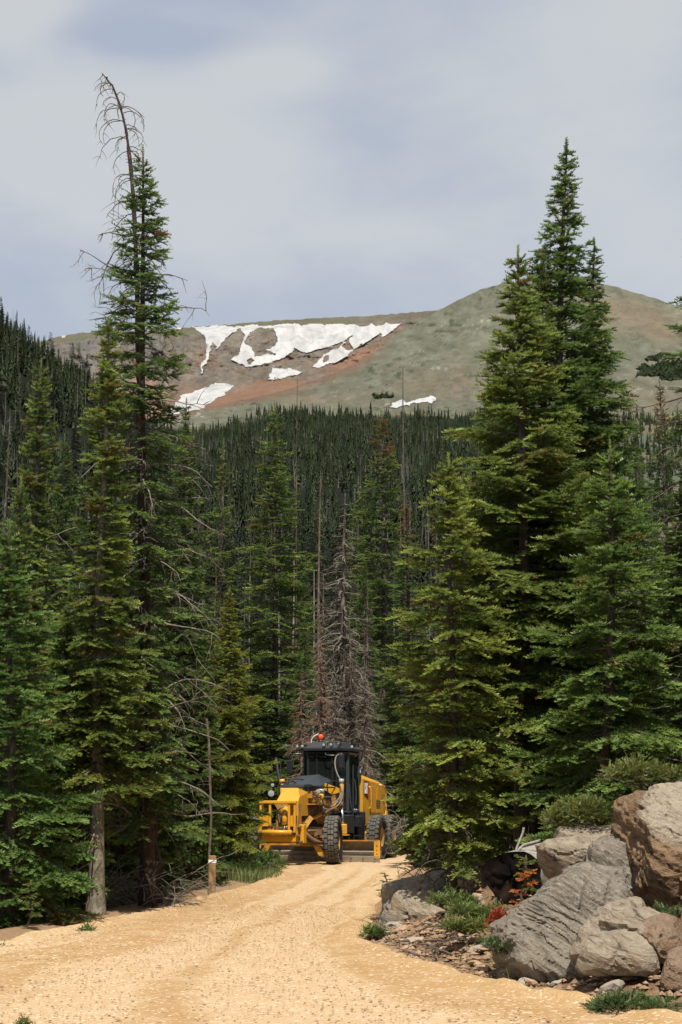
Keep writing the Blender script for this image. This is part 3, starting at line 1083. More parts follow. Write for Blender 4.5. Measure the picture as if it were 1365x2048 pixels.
def bough(L, pitch, droop, up, rng, sp, sl, bare, dens):
    """one spruce bough in its own frame (x outward, z up): spine + side shoots"""
    ns = max(4, int(L / .12) + 2)
    s = np.linspace(0, L, ns)
    q = s / L
    yaw = rng.normal(0, .12)
    x = s * math.cos(pitch)
    zz = s * math.sin(pitch) - droop * L * q ** 1.8 + up * L * q ** 3.2
    y = s * yaw * q + .03 * L * np.sin(q * 5 + rng.uniform(0, 6))
    spine = np.stack([x, y, zz], -1)
    P, D, T = [], [], []

    def pt(u):
        u = min(u, L)
        return np.array([np.interp(u, s, spine[:, k]) for k in range(3)])

    u = bare * L + rng.uniform(0, sp)
    while u < L:
        p = pt(u)
        tg = norm(pt(min(L, u + .05)) - pt(u - .05))
        sd = np.array([-tg[1], tg[0], 0])
        # shoot along the spine
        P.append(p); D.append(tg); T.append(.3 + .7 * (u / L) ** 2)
        for side in (-1, 1):
            if rng.random() > dens:
                continue
            ll = min(.5 * L, .52 * (L - u) + sl * .9) * rng.uniform(.6, 1.1)
            an = R(rng.uniform(42, 62))
            d = norm(tg * math.cos(an) + sd * side * math.sin(an) + np.array([0, 0, rng.uniform(-.34, .02)]))
            v = 0.0
            first = True
            while v < ll:
                q0 = p + d * v + np.array([0, 0, -.10 * v * v / max(ll, .1)])
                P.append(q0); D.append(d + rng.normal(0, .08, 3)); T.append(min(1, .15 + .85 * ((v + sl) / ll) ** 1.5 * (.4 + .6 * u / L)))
                if not first or ll < sl * 1.5:
                    for s2 in (-1, 1):
                        if rng.random() < .80:
                            b2 = R(rng.uniform(40, 65))
                            e = norm(np.cross(np.array([0, 0, 1.0]), d))
                            d2 = d * math.cos(b2) + e * s2 * math.sin(b2) + np.array([0, 0, rng.uniform(-.35, .12)])
                            P.append(q0); D.append(d2); T.append(min(1, .25 + .75 * v / ll))
                first = False
                v += sl * .82
        u += sp * rng.uniform(.8, 1.25)
    P.append(pt(L - sl * .3)); D.append(norm(spine[-1] - spine[-2])); T.append(1.0)
    return spine, np.array(P), norm(np.array(D)), np.array(T)


def dead_limb(geo, p0, d0, L, r, rng, droop=.4, depth=2, sides=4, twigs=6, wig=.22, curl=0.0):
    """crooked bare limb with side twigs"""
    n = max(5, int(L / .12))
    st = L / n
    path = [np.array(p0, float)]
    d = norm(np.array(d0, float))
    for i in range(n):
        d = norm(d + rng.normal(0, wig, 3) * .5 + np.array([0, 0, -droop * st / max(L, .1) * 1.4]) + curl * np.array([0, 0, 1.0]) * (i / n) ** 2 * .3)
        path.append(path[-1] + d * st)
    path = np.array(path)
    geo.tube(path, np.linspace(r, r * .22, len(path)), sides)
    if depth > 0:
        for k in range(twigs):
            i = rng.integers(max(1, n // 5), n)
            t = norm(path[i + 1] - path[i])
            dd = norm(t * .6 + rng.normal(0, .75, 3))
            dead_limb(geo, path[i], dd, L * rng.uniform(.18, .45), r * .45, rng, droop * .9, depth - 1, 3, max(2, twigs // 2), wig * 1.2)


def trunk_mesh(name, H, r0, rng, lean=(0, 0), bend=0, sides=10, top=.012, flare=.35, rough=.10, kink=.03):
    n = max(14, int(H / .35))
    t = np.linspace(0, 1, n)
    z = t * H
    ph = rng.uniform(0, 6, 4)
    x = lean[0] * t + kink * np.sin(t * 7 + ph[0]) + bend * t ** 4
    y = lean[1] * t + kink * np.sin(t * 6 + ph[1])
    r = (r0 - top) * (1 - t) ** .85 + top
    r = r * (1 + flare * np.exp(-z / .35))
    g = Geo()
    path = np.stack([x, y, z], -1)
    g.tube(path, r, sides)
    V = g.v[0]
    c = np.repeat(path, sides, 0)
    dv = V - c
    k = 1 + rough * fbm(V[:, 0] * 9, V[:, 1] * 9, V[:, 2] * 2.2, 3, int(rng.integers(1, 999)))
    g.v[0] = c + dv * k[:, None]
    return g.mesh(name, True), path


def make_spruce(name, H, prof, z0, seed, r0=.12, dens=9.0, sp=.17, sl=.15, w=.035, pitch=(-.12, .55), droop=(.30, .02), up=(.20, .06), teeth=3, planes=3,
                gap=.12, lean=(0, 0), brown_top=0.0, brown=0.03, bare=.14, side_bias=None, dead=0, dead_z=(.1, .5), dead_L=.9, latd=.92, spire=True, red_limbs=()):
    """trunk, needle crown and bare limbs of one spruce. prof: list of (height fraction, crown radius in m)"""
    rng = np.random.default_rng(seed)
    tm, path = trunk_mesh(name + "_trunk", H, r0, rng, lean)
    pz = path[:, 2]

    def axis(z):
        return np.array([np.interp(z, pz, path[:, 0]), np.interp(z, pz, path[:, 1]), z])

    ph = [p[0] for p in prof]
    pr = [p[1] for p in prof]
    crown = Geo()
    wood = Geo()
    z = z0 * H
    az = rng.uniform(0, 6.28)
    seedn = int(rng.integers(1, 999))
    while z < H * .985:
        t = z / H
        rad = np.interp(t, ph, pr)
        az += 2.399 + rng.normal(0, .35)
        z += (1.0 / dens) * rng.uniform(.55, 1.45) * (1.0 if t < .75 else .8)
        lump = 1 + .30 * float(fbm(math.cos(az) * 1.7 + 5, math.sin(az) * 1.7, z * .55, 3, seedn))
        if rng.random() < gap:
            continue
        L = rad * lump * rng.uniform(.66, 1.12)
        if rng.random() < .16:
            L *= rng.uniform(.45, .75)
        if side_bias is not None:
            L *= 1 + side_bias[0] * math.cos(az - side_bias[1])
        L = max(L, .10)
        f = max(0.0, (t - z0) / (1 - z0))
        pt_ = pitch[0] + (pitch[1] - pitch[0]) * f ** 1.6 + rng.normal(0, .10)
        dr = droop[0] + (droop[1] - droop[0]) * f + rng.normal(0, .05)
        u_ = up[0] + (up[1] - up[0]) * f + rng.normal(0, .04)
        lsl = sl if L > .5 else sl * .8
        spine, P, D, T = bough(L, pt_, dr, u_, rng, sp, lsl, bare if L > .4 else .03, latd)
        ca, sa = math.cos(az), math.sin(az)
        Rm = np.array([[ca, -sa, 0], [sa, ca, 0], [0, 0, 1.0]])
        o = axis(z)
        P = P @ Rm.T + o
        D = D @ Rm.T
        wood.tube(spine @ Rm.T + o, np.linspace(.010 + .011 * L, .004, len(spine)), 3)
        bt = np.clip((t - (1 - brown_top)) / max(brown_top, 1e-3) * 1.6, 0, .85) if brown_top > 0 else 0
        br = np.full(len(P), 0.0) + bt * rng.uniform(.4, 1.0)
        if rng.random() < brown:
            br += rng.uniform(.5, 1.0) * np.exp(-rng.uniform(0, 2, len(P)))
        br = np.clip(br + (rng.random(len(P)) < .015) * .7, 0, 1)
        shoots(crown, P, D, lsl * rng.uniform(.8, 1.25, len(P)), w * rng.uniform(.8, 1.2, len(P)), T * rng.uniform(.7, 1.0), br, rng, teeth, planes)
    if spire:
        # upright leader with short whorls
        for zz in np.arange(H * .96, H + .12, sl * .7):
            P = np.array([axis(min(zz, H))] * 1)
            shoots(crown, P, np.array([[rng.normal(0, .05), rng.normal(0, .05), 1.0]]), np.array([sl]), np.array([w]), np.array([.8]), np.array([0.0]), rng, teeth, planes)
    for k in range(dead):
        zz = H * rng.uniform(*dead_z)
        a2 = rng.uniform(0, 6.28)
        dead_limb(wood, axis(zz), (math.cos(a2), math.sin(a2), rng.uniform(-.25, .35)), dead_L * rng.uniform(.45, 1.2), .020, rng, .55, 2, 4, 5, .30)
    return tm, crown.mesh(name + "_crown", False, 'leaf'), wood.mesh(name + "_limbs", True)


def make_snag(name, H, seed, r0=.13, limbs=50, L=1.0, zr=(.12, .97), droop=.6, depth=2, twigs=5, lean=(0, 0), bend=0, prof=None, wig=.3, lr=.016, kink=.05, brown=0, pit=(-.1, .35)):
    rng = np.random.default_rng(seed)
    tm, path = trunk_mesh(name + "_trunk", H, r0, rng, lean, bend, 8, .010, .3, .06, kink)
    pz = path[:, 2]
    wood = Geo()
    for k in range(limbs):
        f = rng.uniform(0, 1) ** .9
        zz = H * (zr[0] + (zr[1] - zr[0]) * f)
        o = np.array([np.interp(zz, pz, path[:, 0]), np.interp(zz, pz, path[:, 1]), zz])
        a2 = rng.uniform(0, 6.28)
        ll = L * ((1 - f) * .85 + .15) if prof is None else np.interp(zz / H, [p[0] for p in prof], [p[1] for p in prof])
        dead_limb(wood, o, (math.cos(a2), math.sin(a2), rng.uniform(*pit)), ll * rng.uniform(.5, 1.15), lr * (.4 + .6 * ll / max(L, .01)), rng, droop, depth, 4, twigs, wig)
    return tm, wood.mesh(name + "_limbs", True)


def put_tree(kind, meshes, loc, rz, label, group=None, bark='bark', tint=(1, 1, 1), s=1.0, sz=None, cat='tree', wood='twig_dark', tilt=(0, 0), needle='needle'):
    o = empty(kind, loc, rz)
    o.rotation_euler = (tilt[0], tilt[1], rz)
    o.scale = (s, s, s * (sz or 1))
    tag(o, label, cat, group)
    tm, cm, wm = (meshes + (None,))[:3] if len(meshes) == 3 else (meshes[0], None, meshes[1])
    def part(nm, me, mt):
        c = obj(nm, me, None, o)
        if not me.materials:
            me.materials.append(M[mt])
        c.material_slots[0].link = 'OBJECT'
        c.material_slots[0].material = M[mt]
        return c
    part("trunk", tm, bark)
    if cm is not None:
        c = part('crown', cm, needle)
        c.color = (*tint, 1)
    if wm is not None:
        part("bare_limbs" if cm is None else "limbs", wm, wood)["kind"] = "stuff"
    return o


def world_prof(D, pts, ztop_px, zg):
    """crown radii read against the picture: list of (row, half width) at distance D -> (height fraction, metres)"""
    zt = at(682, ztop_px, D).z
    H = zt - zg
    out = sorted([((at(682, r_, D).z - zg) / H, hw / 3150 * math.hypot(D, 0) * 1.0) for r_, hw in pts])
    return H, out


LEAN = {}


def spruce_at(kind, px_top, row_top, px_base, D, pts, seed, label, kw=None, **pk):
    x = at(px_base, 1700, D).x
    zg = gz(x, D) - .05
    H, prof = world_prof(D, pts + [(row_top, 1.5)], row_top, zg)
    kw = dict(kw or {})
    kw.setdefault('lean', (at(px_top, row_top, D).x - x, 0))
    LEAN[seed] = kw['lean'][0]
    ms = make_spruce(kind + str(seed), H, prof, kw.pop('z0', .12), seed, **kw)
    put_tree(kind, ms, (x, D, zg), 0, label, **pk)
    return ms, H


SP = {}
NEAR = dict(sp=.135, sl=.155, w=.055, teeth=4)
# --- left of the road
SP['slim'] = spruce_at('spruce_tree', 283, 305, 296, 26.6, [(330, 16), (430, 46), (570, 68), (740, 88), (900, 84), (1100, 95), (1400, 110), (1700, 90)], 11,
                       'tallest green spruce left of the road, pressed against the leaning bare snag',
                       dict(dict(NEAR, w=.050), dens=18, gap=.12, z0=.10, r0=.13, dead=95, dead_z=(.10, .66), dead_L=1.5, droop=(.34, .06), up=(.22, .12), latd=.9, pitch=(-.2, .35)),
                       bark='bark_red', tint=(.92, 1.0, .95), wood='dead_wood')
SP['yellow'] = spruce_at('spruce_tree', 215, 655, 192, 24.6, [(700, 17), (800, 34), (900, 46), (1100, 62), (1250, 88), (1400, 112), (1560, 128), (1700, 110)], 12,
                         'yellowish narrow spruce with bare grey trunk at the left road edge',
                         dict(NEAR, dens=26, gap=.05, bare=.04, z0=.20, r0=.125, brown=.07, dead=18, dead_z=(.05, .3), dead_L=.7),
                         bark='bark_grey', tint=(1.12, 1.06, .80), wood='dead_wood')
SP['lush'] = spruce_at('spruce_tree', 20, 1060, 25, 22.6, [(1120, 28), (1250, 75), (1400, 120), (1550, 150), (1750, 165)], 13,
                       'bushy blue green spruce filling the left border of the view',
                       dict(NEAR, dens=25, gap=.05, z0=.05, r0=.10, droop=(.22, .05)), tint=(.92, 1.12, 1.05))
# --- right of the road
SP['giant'] = spruce_at('spruce_tree', 1137, 290, 1082, 25.5, [(330, 14), (400, 28), (470, 44), (560, 66), (650, 84), (750, 122), (850, 142), (1000, 182), (1200, 215), (1400, 225), (1560, 200)], 14,
                        'tallest spruce right of the road with a sharp dark spire',
                        dict(NEAR, dens=25, gap=.05, z0=.14, r0=.14, dead=14, dead_z=(.03, .3), dead_L=.9, pitch=(-.12, .42)), tint=(.85, .95, .88))
SP['broad'] = spruce_at('spruce_tree', 1040, 510, 1048, 23.6, [(545, 18), (600, 36), (700, 66), (800, 104), (900, 142), (1000, 178), (1150, 220), (1300, 232), (1500, 215)], 15,
                        'broad spruce with light tips in front of the sharp dark spire',
                        dict(NEAR, dens=24, gap=.05, z0=.15, r0=.12, brown=.05, dead=16, dead_z=(.03, .35), dead_L=.9), tint=(1.22, 1.14, .92))
SP['fresh'] = spruce_at('spruce_tree', 1225, 900, 1212, 20.6, [(950, 24), (1050, 72), (1200, 125), (1400, 172), (1560, 190)], 16,
                        'pale green young spruce right of the big trunk above the boulders',
                        dict(NEAR, dens=24, gap=.05, z0=.05, r0=.085), tint=(1.08, 1.18, 1.05))
SP['pole'] = spruce_at('spruce_tree', 900, 925, 906, 21.6, [(960, 16), (1000, 42), (1100, 76), (1250, 108), (1400, 124), (1550, 130), (1700, 130)], 17,
                       'slender spruce with bare dark trunk standing by the left end of the boulders',
                       dict(NEAR, dens=22, gap=.09, z0=.14, r0=.075, dead=26, dead_z=(.05, .45), dead_L=.75, droop=(.36, .05), latd=.86), tint=(1.40, 1.26, .92))
# mid-size general kinds used again and again further back
MID = dict(sp=.22, sl=.20, w=.062, teeth=3)
SP['dense'] = (make_spruce('dense', 16, [(0, 2.2), (.2, 2.2), (.5, 1.45), (.8, .55), (.93, .26), (1, .05)], .06, 21, r0=.15, dens=15, gap=.08, **MID), 16)
SP['narrow'] = (make_spruce('narrow', 15, [(0, 1.25), (.3, 1.15), (.6, .8), (.85, .40), (1, .05)], .08, 22, r0=.13, dens=15, gap=.12, brown_top=.16, **MID), 15)
SP['ragged'] = (make_spruce('ragged', 15, [(0, 1.6), (.3, 1.4), (.6, 1.0), (.85, .45), (1, .05)], .12, 23, r0=.13, dens=11, gap=.28, dead=40, dead_z=(.1, .7), dead_L=1.2, **MID), 15)
# dead standing kinds
DS = {}
DS['grey_dense'] = (make_snag('greydense', 13, 31, .14, 190, 1.5, (.05, .97), .75, 2, 6, prof=[(0, 1.5), (.3, 1.45), (.6, .9), (.85, .4), (1, .1)], wig=.32, lr=.030), 13)
DS['grey_open'] = (make_snag('greyopen', 15, 32, .13, 80, 1.3, (.1, .98), .7, 2, 5, wig=.3, lr=.013), 15)
DS['pole'] = (make_snag('barepole', 9, 33, .07, 16, .5, (.2, .98), .5, 1, 3, kink=.06), 9)
DS['small'] = (make_snag('smallsnag', 10, 34, .10, 34, .75, (.12, .98), .6, 1, 3, lr=.016), 10)

# the leaning snag with the curved tip
def leaning_snag():
    D = 27.5
    pts = [(302, 1815), (296, 1600), (292, 1400), (288, 1150), (284, 900), (279, 700), (272, 500), (264, 350), (254, 270), (242, 215), (226, 172), (204, 146)]
    wp = np.array([at(px, py, D) for px, py in pts])
    rr = np.array([.165, .135, .11, .09, .072, .058, .046, .034, .027, .021, .014, .006])
    base = Vector((wp[0][0], D, gz(wp[0][0], D)))
    wp[0][2] = base.z - .05
    n = 150
    s = np.linspace(0, 1, len(pts))
    ss = np.linspace(0, 1, n)
    path = np.stack([np.interp(ss, s, wp[:, k]) for k in range(3)], -1)
    for _ in range(6):
        path[1:-1] = .25 * path[:-2] + .5 * path[1:-1] + .25 * path[2:]
    rad = np.interp(ss, s, rr)
    path = path - np.array(base)
    rng = np.random.default_rng(5)
    g = Geo()
    g.tube(path, rad, 22)
    V = g.v[0]
    c = np.repeat(path, 22, 0)
    g.v[0] = c + (V - c) * (1 + .30 * fbm(V[:, 0] * 9, V[:, 1] * 9, V[:, 2] * 2, 3, 9) + .16 * np.sign(fbm(V[:, 0] * 16, V[:, 1] * 16, V[:, 2] * 4, 3, 19)) + .35 * np.exp(-V[:, 2] / .5))[:, None]
    limbs = Geo()
    for k in range(78):
        f = rng.uniform(.30, .99)
        i = int(f * (n - 1))
        o = path[i]
        top = f > .62
        a2 = rng.uniform(-1, 1) * 1.0 + (math.pi if rng.random() < .58 else 0)
        ll = (np.interp(f, [.3, .6, .8, .92, 1], [.8, .6, .55, .36, .12])) * rng.uniform(.5, 1.2)
        # thin limb arching over and hanging back down
        m = 12
        th = np.linspace(.35 if top else .1, -rng.uniform(1.6, 2.9) if top else -1.3, m)
        st = ll / m
        hd = np.array([math.cos(a2), math.sin(a2) * .7, 0])
        p = [o]
        for j in range(m):
            p.append(p[-1] + (hd * math.cos(th[j]) + np.array([0, 0, math.sin(th[j])])) * st * 1.25 + rng.normal(0, .008, 3))
        p = np.array(p)
        limbs.tube(p, np.linspace(.011 if top else .015, .0045, len(p)), 4)
        for q in range(3 if top else 6):
            j = rng.integers(3, m)
            dead_limb(limbs, p[j], (rng.normal(0, 1), rng.normal(0, 1), -.6), rng.uniform(.10, .26) * (1 if top else 2), .006, rng, .5, 0 if top else 1, 3, 2)
    for k in range(60):                         # stubs along the stem
        f = rng.uniform(.45, .97)
        i = int(f * (n - 1))
        d = rng.normal(0, 1, 3)
        limbs.tube(np.array([path[i], path[i] + norm(d) * (rad[i] + rng.uniform(.02, .09))]), [.009, .005], 3)
    for k in range(46):                         # crooked grey limbs lower down
        f = rng.uniform(.10, .58)
        i = int(f * (n - 1))
        a2 = rng.uniform(0, 6.28)
        dead_limb(limbs, path[i], (math.cos(a2), math.sin(a2), rng.uniform(-.3, .3)), rng.uniform(.6, 1.55), .021, rng, .7, 2, 4, 6, .36)
    o = empty('dead_tree', base)
    tag(o, 'tall leaning bare snag whose thin tip curls over to the left', 'dead tree')
    obj('trunk', g.mesh('snag_trunk', True), M['bark_red'], o)
    obj('bare_limbs', limbs.mesh('snag_limbs', True), M['dead_wood'], o)['kind'] = 'stuff'


leaning_snag()


def again(key, px_top, row_top, D, label, group=None, rz=None, tint=(1, 1, 1), wide=1.0, dead=False, kind=None, cat='tree', wood=None, bark='bark', tilt=(0, 0), drop=0.05):
    """stand a copy of a known tree so that its tip reaches the given row at distance D"""
    src, H0 = (DS if dead else SP)[key]
    p = at(px_top, row_top, D)
    zg = gz(p.x, D) - drop
    k = (p.z - zg) / H0
    if rz is None:
        rz = random.Random(int(px_top * 7 + D * 13)).uniform(0, 6.28)
    ln = {'slim': 11, 'yellow': 12, 'lush': 13, 'giant': 14, 'broad': 15, 'fresh': 16, 'pole': 17}.get(key) if not dead else None
    lx = LEAN[ln] * k * wide if ln else 0.0
    bx_, by_ = p.x - lx * math.cos(rz), D - lx * math.sin(rz)
    zg = gz(bx_, by_) - drop
    return put_tree(kind or ('dead_tree' if dead else 'spruce_tree'), src, (bx_, by_, zg), rz, label, group, bark=bark, tint=tint, s=k * wide, sz=1 / wide,
                    cat='dead tree' if dead else cat, wood=wood or ('dead_wood' if dead else 'twig_dark'), tilt=tilt)


again('grey_dense', 668, 1300, 53.0, 'low twiggy grey dead spruce just left of the grader cab', dead=True, wide=1.5)
again('grey_dense', 728, 1290, 54.0, 'spreading grey dead spruce right of the grader beacon', dead=True, wide=1.35, rz=2.1)
again('grey_dense', 648, 1150, 58, 'brown grey dead spruce with drooping twigs left of the tall grey one', dead=True, wide=1.3, rz=.6, wood='twig_dark')
again('grey_dense', 735, 1160, 60, 'brown grey dead spruce right of the tall grey one', dead=True, wide=1.2, rz=4.0, wood='twig_dark')
again('grey_dense', 605, 1330, 55, 'low rusty dead spruce left of the grader', dead=True, wide=1.5, rz=5.0, wood='dead_rust')
again('dense', 610, 1230, 60, 'dim spruce behind the pale leaning pole', tint=(.75, .85, .75), wide=.9)
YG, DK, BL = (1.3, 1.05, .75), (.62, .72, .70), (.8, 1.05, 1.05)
# singled-out trees left of the road
again('yellow', 85, 735, 44, 'slim yellow green spruce with a brown flecked top far left', tint=(1.08, 1.02, .80), wide=.9)
again('lush', 40, 975, 31, 'grey green spruce behind the bushy one at the left border', tint=(1.05, .98, .9), wide=.62)
again('broad', 128, 880, 56, 'dark spruce between the two yellowish spruces at left', tint=DK, wide=.7)
again('lush', 135, 1185, 25.2, 'bushy spruce to the left of the bare grey trunk', tint=(.95, 1.06, .85), wide=.9)
again('giant', 372, 800, 33, 'dark spruce just behind the leaning snag', tint=(.72, .80, .75), wide=.72)
again('ragged', 446, 888, 62, 'thin dim spruce right of the leaning snag', tint=(.95, .95, .8), wide=.8)
again('broad', 462, 1180, 37, 'yellow tinged spruce right of the snag above the wooden post', tint=(1.35, 1.12, .62), wide=.78)
again('fresh', 400, 1330, 33, 'small dark spruce beside the thin bare pole', tint=(.72, .82, .75), wide=.8)
again('lush', -75, 900, 27, 'tall spruce cut by the left border of the view', tint=(.85, 1.0, .95), wide=.8)
again('grey_open', 18, 815, 47, 'bare silvery snag at the far left above the bushy spruce', dead=True, wide=.9)
again('lush', 466, 1420, 42, 'low dark spruce at the left front wheel of the grader', tint=(.75, .85, .75), wide=.9)
again('fresh', 330, 1440, 30, 'young spruce behind the thick red trunk', tint=(.7, .8, .75), wide=.9)
again('lush', 250, 1330, 29, 'dark spruce between the grey trunk and the red trunk', tint=(.66, .78, .72), wide=.75)
# behind the grader
again('dense', 553, 818, 63, 'big dark spruce with a thin brown top behind the grader', tint=(1.0, 1.02, .82), wide=1.2)
again('grey_open', 641, 938, 67, 'dead spruce with a rusty red top left of the grey snag', dead=True, bark='twig_dark', wood='dead_rust', wide=.9)
again('grey_dense', 690, 985, 56.5, 'dense grey dead spruce straight above the grader cab', dead=True, wide=1.6, wood='dead_wood')
again('grey_dense', 672, 1120, 57.5, 'grey dead spruce close behind the dense grey one', dead=True, wide=1.7, rz=3.3, wood='dead_wood')
again('grey_dense', 700, 1240, 55, 'short grey dead spruce behind the grader roof', dead=True, wide=1.9, rz=1.2, wood='twig_dark')
again('grey_dense', 640, 1240, 54.5, 'short brownish dead spruce left of the grader beacon', dead=True, wide=1.35, wood='dead_rust')
again('narrow', 765, 830, 66, 'narrow dark spruce right of the grey dead spruce', tint=(.85, .9, .75), wide=1.35)
again('grey_open', 808, 733, 70, 'tallest bare snag in the middle reaching above the tree line', dead=True, wide=.75, wood='twig_dark')
again('ragged', 716, 962, 74, 'thin spruce hidden between the grey snag and narrow dark spruce', tint=(.85, .9, .75))
again('pole', 595, 752, 118, 'thin bare pole rising over the tree line left of centre', dead=True, wood='twig_dark', bark='bark_red', wide=.4)
again('pole', 578, 1095, 66, 'pale bare pole leaning left above the grader', dead=True, tilt=(0, -.05), bark='dead_wood')
again('pole', 628, 1140, 65, 'pale upright bare pole left of the grey dead spruce', dead=True, bark='dead_wood')
again('pole', 503, 1068, 70, 'pale bare pole in front of the big dark spruce', dead=True, bark='twig_dark', wide=.6)
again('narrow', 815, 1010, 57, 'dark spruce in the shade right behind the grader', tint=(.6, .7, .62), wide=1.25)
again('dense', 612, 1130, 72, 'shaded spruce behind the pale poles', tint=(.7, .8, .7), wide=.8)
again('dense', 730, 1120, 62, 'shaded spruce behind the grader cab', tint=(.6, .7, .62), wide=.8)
again('grey_open', 870, 985, 64, 'bare grey snag left of the slender spruce', dead=True, wood='twig_dark')
# right
again('giant', 1192, 487, 26.4, 'second dark spire close behind the tallest right spruce', tint=(.68, .78, .75), wide=.95, rz=0.3)
again('broad', 1086, 515, 25.0, 'short leader between the light tipped spruce and the dark spire', tint=(.95, .95, .8), wide=.62)
again('lush', 1362, 985, 22.6, 'bushy spruce at the right border above the brown boulder', tint=(1.0, 1.08, .85), wide=.85)
again('narrow', 1321, 765, 74, 'thin dark spruce alone against the slope at right', tint=(.6, .72, .66), wide=.9)
again('dense', 1272, 838, 62, 'dark spruce below the spire against the slope', tint=(.6, .7, .66), wide=.8)
again('slim', 1428, 325, 22, 'spruce at the right border with only branch ends in view', tint=(.75, .86, .82), wide=1.2, rz=3.4, wood='twig_dark')
again('lush', 985, 1240, 25, 'spruce between the slender trunk and the big trunk', tint=(1.0, 1.05, .8), wide=.7)
again('fresh', 1135, 1180, 29, 'dark spruce behind the big red brown trunk', tint=(.66, .76, .7), wide=1.15)
again('lush', 900, 1230, 33, 'shaded spruce just behind the slender dark trunk', tint=(.8, .9, .7), wide=.6)
again('broad', 935, 940, 30, 'spruce with yellow bough tips left of the broad one', tint=(1.25, 1.08, .7), wide=.6)
again('lush', 1290, 1250, 26, 'shaded spruce behind the pale young spruce', tint=(.75, .85, .75), wide=1.0)
again('lush', 1075, 1420, 33, 'low spruce in the shade behind the fallen log', tint=(.6, .7, .62), wide=1.2)
again('fresh', 845, 1330, 58, 'dark spruce beyond the right rear wheel of the grader', tint=(.62, .74, .62), wide=1.0)

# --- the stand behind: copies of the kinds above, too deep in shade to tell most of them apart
rs = random.Random(77)
taken = []
def spread(n, arange, yrange, gap, ok=lambda a, y: True):
    out = []
    for _ in range(n * 60):
        if len(out) >= n:
            break
        a = rs.uniform(*arange)
        y = math.sqrt(rs.uniform(yrange[0] ** 2, yrange[1] ** 2))
        x = a * y
        if not ok(a, y) or any((x - q[0]) ** 2 + (y - q[1]) ** 2 < gap ** 2 for q in taken):
            continue
        taken.append((x, y))
        out.append((x, y))
    return out


def off_road(a, y):
    x = a * y
    return not (x_l(y) - 1.6 < x < x_r(y) + 1.2) if y < 76 else True


for x, y in spread(34, (-.27, -.03), (34, 100), 2.3, off_road):
    k = rs.choice(['dense', 'narrow', 'ragged', 'lush', 'dense'])
    src, H0 = SP[k]
    h = rs.uniform(7, 11.5) if y < 60 else rs.uniform(8, 13)
    if -.10 < x / y < -.0:
        h *= .85
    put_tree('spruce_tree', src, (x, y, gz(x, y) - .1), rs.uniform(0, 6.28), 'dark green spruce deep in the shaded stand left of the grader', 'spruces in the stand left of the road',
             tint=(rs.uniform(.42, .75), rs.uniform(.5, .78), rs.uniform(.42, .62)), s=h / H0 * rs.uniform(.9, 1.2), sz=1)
for x, y in spread(40, (0.0, .27), (36, 100), 2.3, off_road):
    k = rs.choice(['dense', 'narrow', 'ragged', 'lush', 'dense'])
    src, H0 = SP[k]
    a = x / y
    h = rs.uniform(7, 11) if a < .14 else rs.uniform(5, 8)
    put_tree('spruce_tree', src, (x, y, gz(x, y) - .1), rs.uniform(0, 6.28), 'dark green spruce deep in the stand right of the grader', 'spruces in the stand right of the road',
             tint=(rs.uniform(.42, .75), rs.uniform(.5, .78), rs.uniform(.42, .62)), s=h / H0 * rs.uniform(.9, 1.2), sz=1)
for x, y in spread(26, (-.25, .12), (58, 130), 2.0, off_road):
    src, H0 = DS[rs.choice(['grey_open', 'small', 'grey_dense', 'small'])]
    h = rs.uniform(7, 13)
    put_tree('dead_tree', src, (x, y, gz(x, y) - .1), rs.uniform(0, 6.28), 'bare grey snag standing among the spruces behind the grader', 'grey snags in the stand', s=h / H0, cat='dead tree', wood='dead_wood', bark='dead_wood')

# trees just outside the frame, so that the stand goes on to either side
for k_, (x, y, key, h) in enumerate([(7.0, 19.5, 'fresh', 6), (7.9, 22, 'lush', 7), (9.0, 25.5, 'dense', 9), (9.6, 20.5, 'dense', 8), (10.6, 27, 'giant', 10), (11.6, 24, 'ragged', 9), (10.2, 31, 'narrow', 10),
                                     (12.6, 31, 'dense', 11), (-7.4, 22.5, 'lush', 7), (-9.2, 27, 'dense', 10), (-10.4, 24.5, 'lush', 8), (-10.2, 31, 'narrow', 11), (-12.4, 28, 'dense', 10)]):
    src, H0 = SP[key]
    put_tree('spruce_tree', src, (x, y, gz(x, y) - .1), k_ * 1.7, 'green spruce standing just outside the sides of the view', 'spruces beyond the sides of the view', tint=(.75, .88, .78), s=h / H0)
# --- middle distance: light-weight kinds
FAR = dict(sp=.36, sl=.36, w=.105, teeth=2, planes=3, spire=False)
LO = {}
for i, (pr, dn) in enumerate([([(0, 1.5), (.4, 1.1), (.8, .4), (1, .04)], 5.0), ([(0, 1.0), (.5, .8), (.85, .35), (1, .04)], 5.0), ([(0, 1.9), (.4, 1.4), (.8, .5), (1, .05)], 4.5)]):
    LO[i] = make_spruce('lo%d' % i, 10, pr, .06, 51 + i, r0=.13, dens=dn * 2.2, gap=.12, **FAR)
for k in LO.values():
    k[1].materials.append(M['far_tree'])
LD = make_snag('lodead', 10, 61, .10, 26, .6, (.15, .98), .5, 0, 0, lr=.02)
LD2 = make_snag('lodead2', 9, 62, .09, 12, .4, (.3, .98), .5, 0, 0, lr=.02)


def far_one(x, y, h, rs, label, group):
    o = bpy.data.objects.new('spruce_tree', LO[rs.randrange(3)][1])
    C.objects.link(o)
    o.location = (x, y, gz(x, y) - .3)
    o.rotation_euler = (0, 0, rs.uniform(0, 6.28))
    w = h / 10 * rs.uniform(.75, 1.15)
    o.scale = (w, w, h / 10)
    o.color = (rs.uniform(.8, 1.15), rs.uniform(.85, 1.1), rs.uniform(.85, 1.1), 1)
    tag(o, label, 'tree', group)


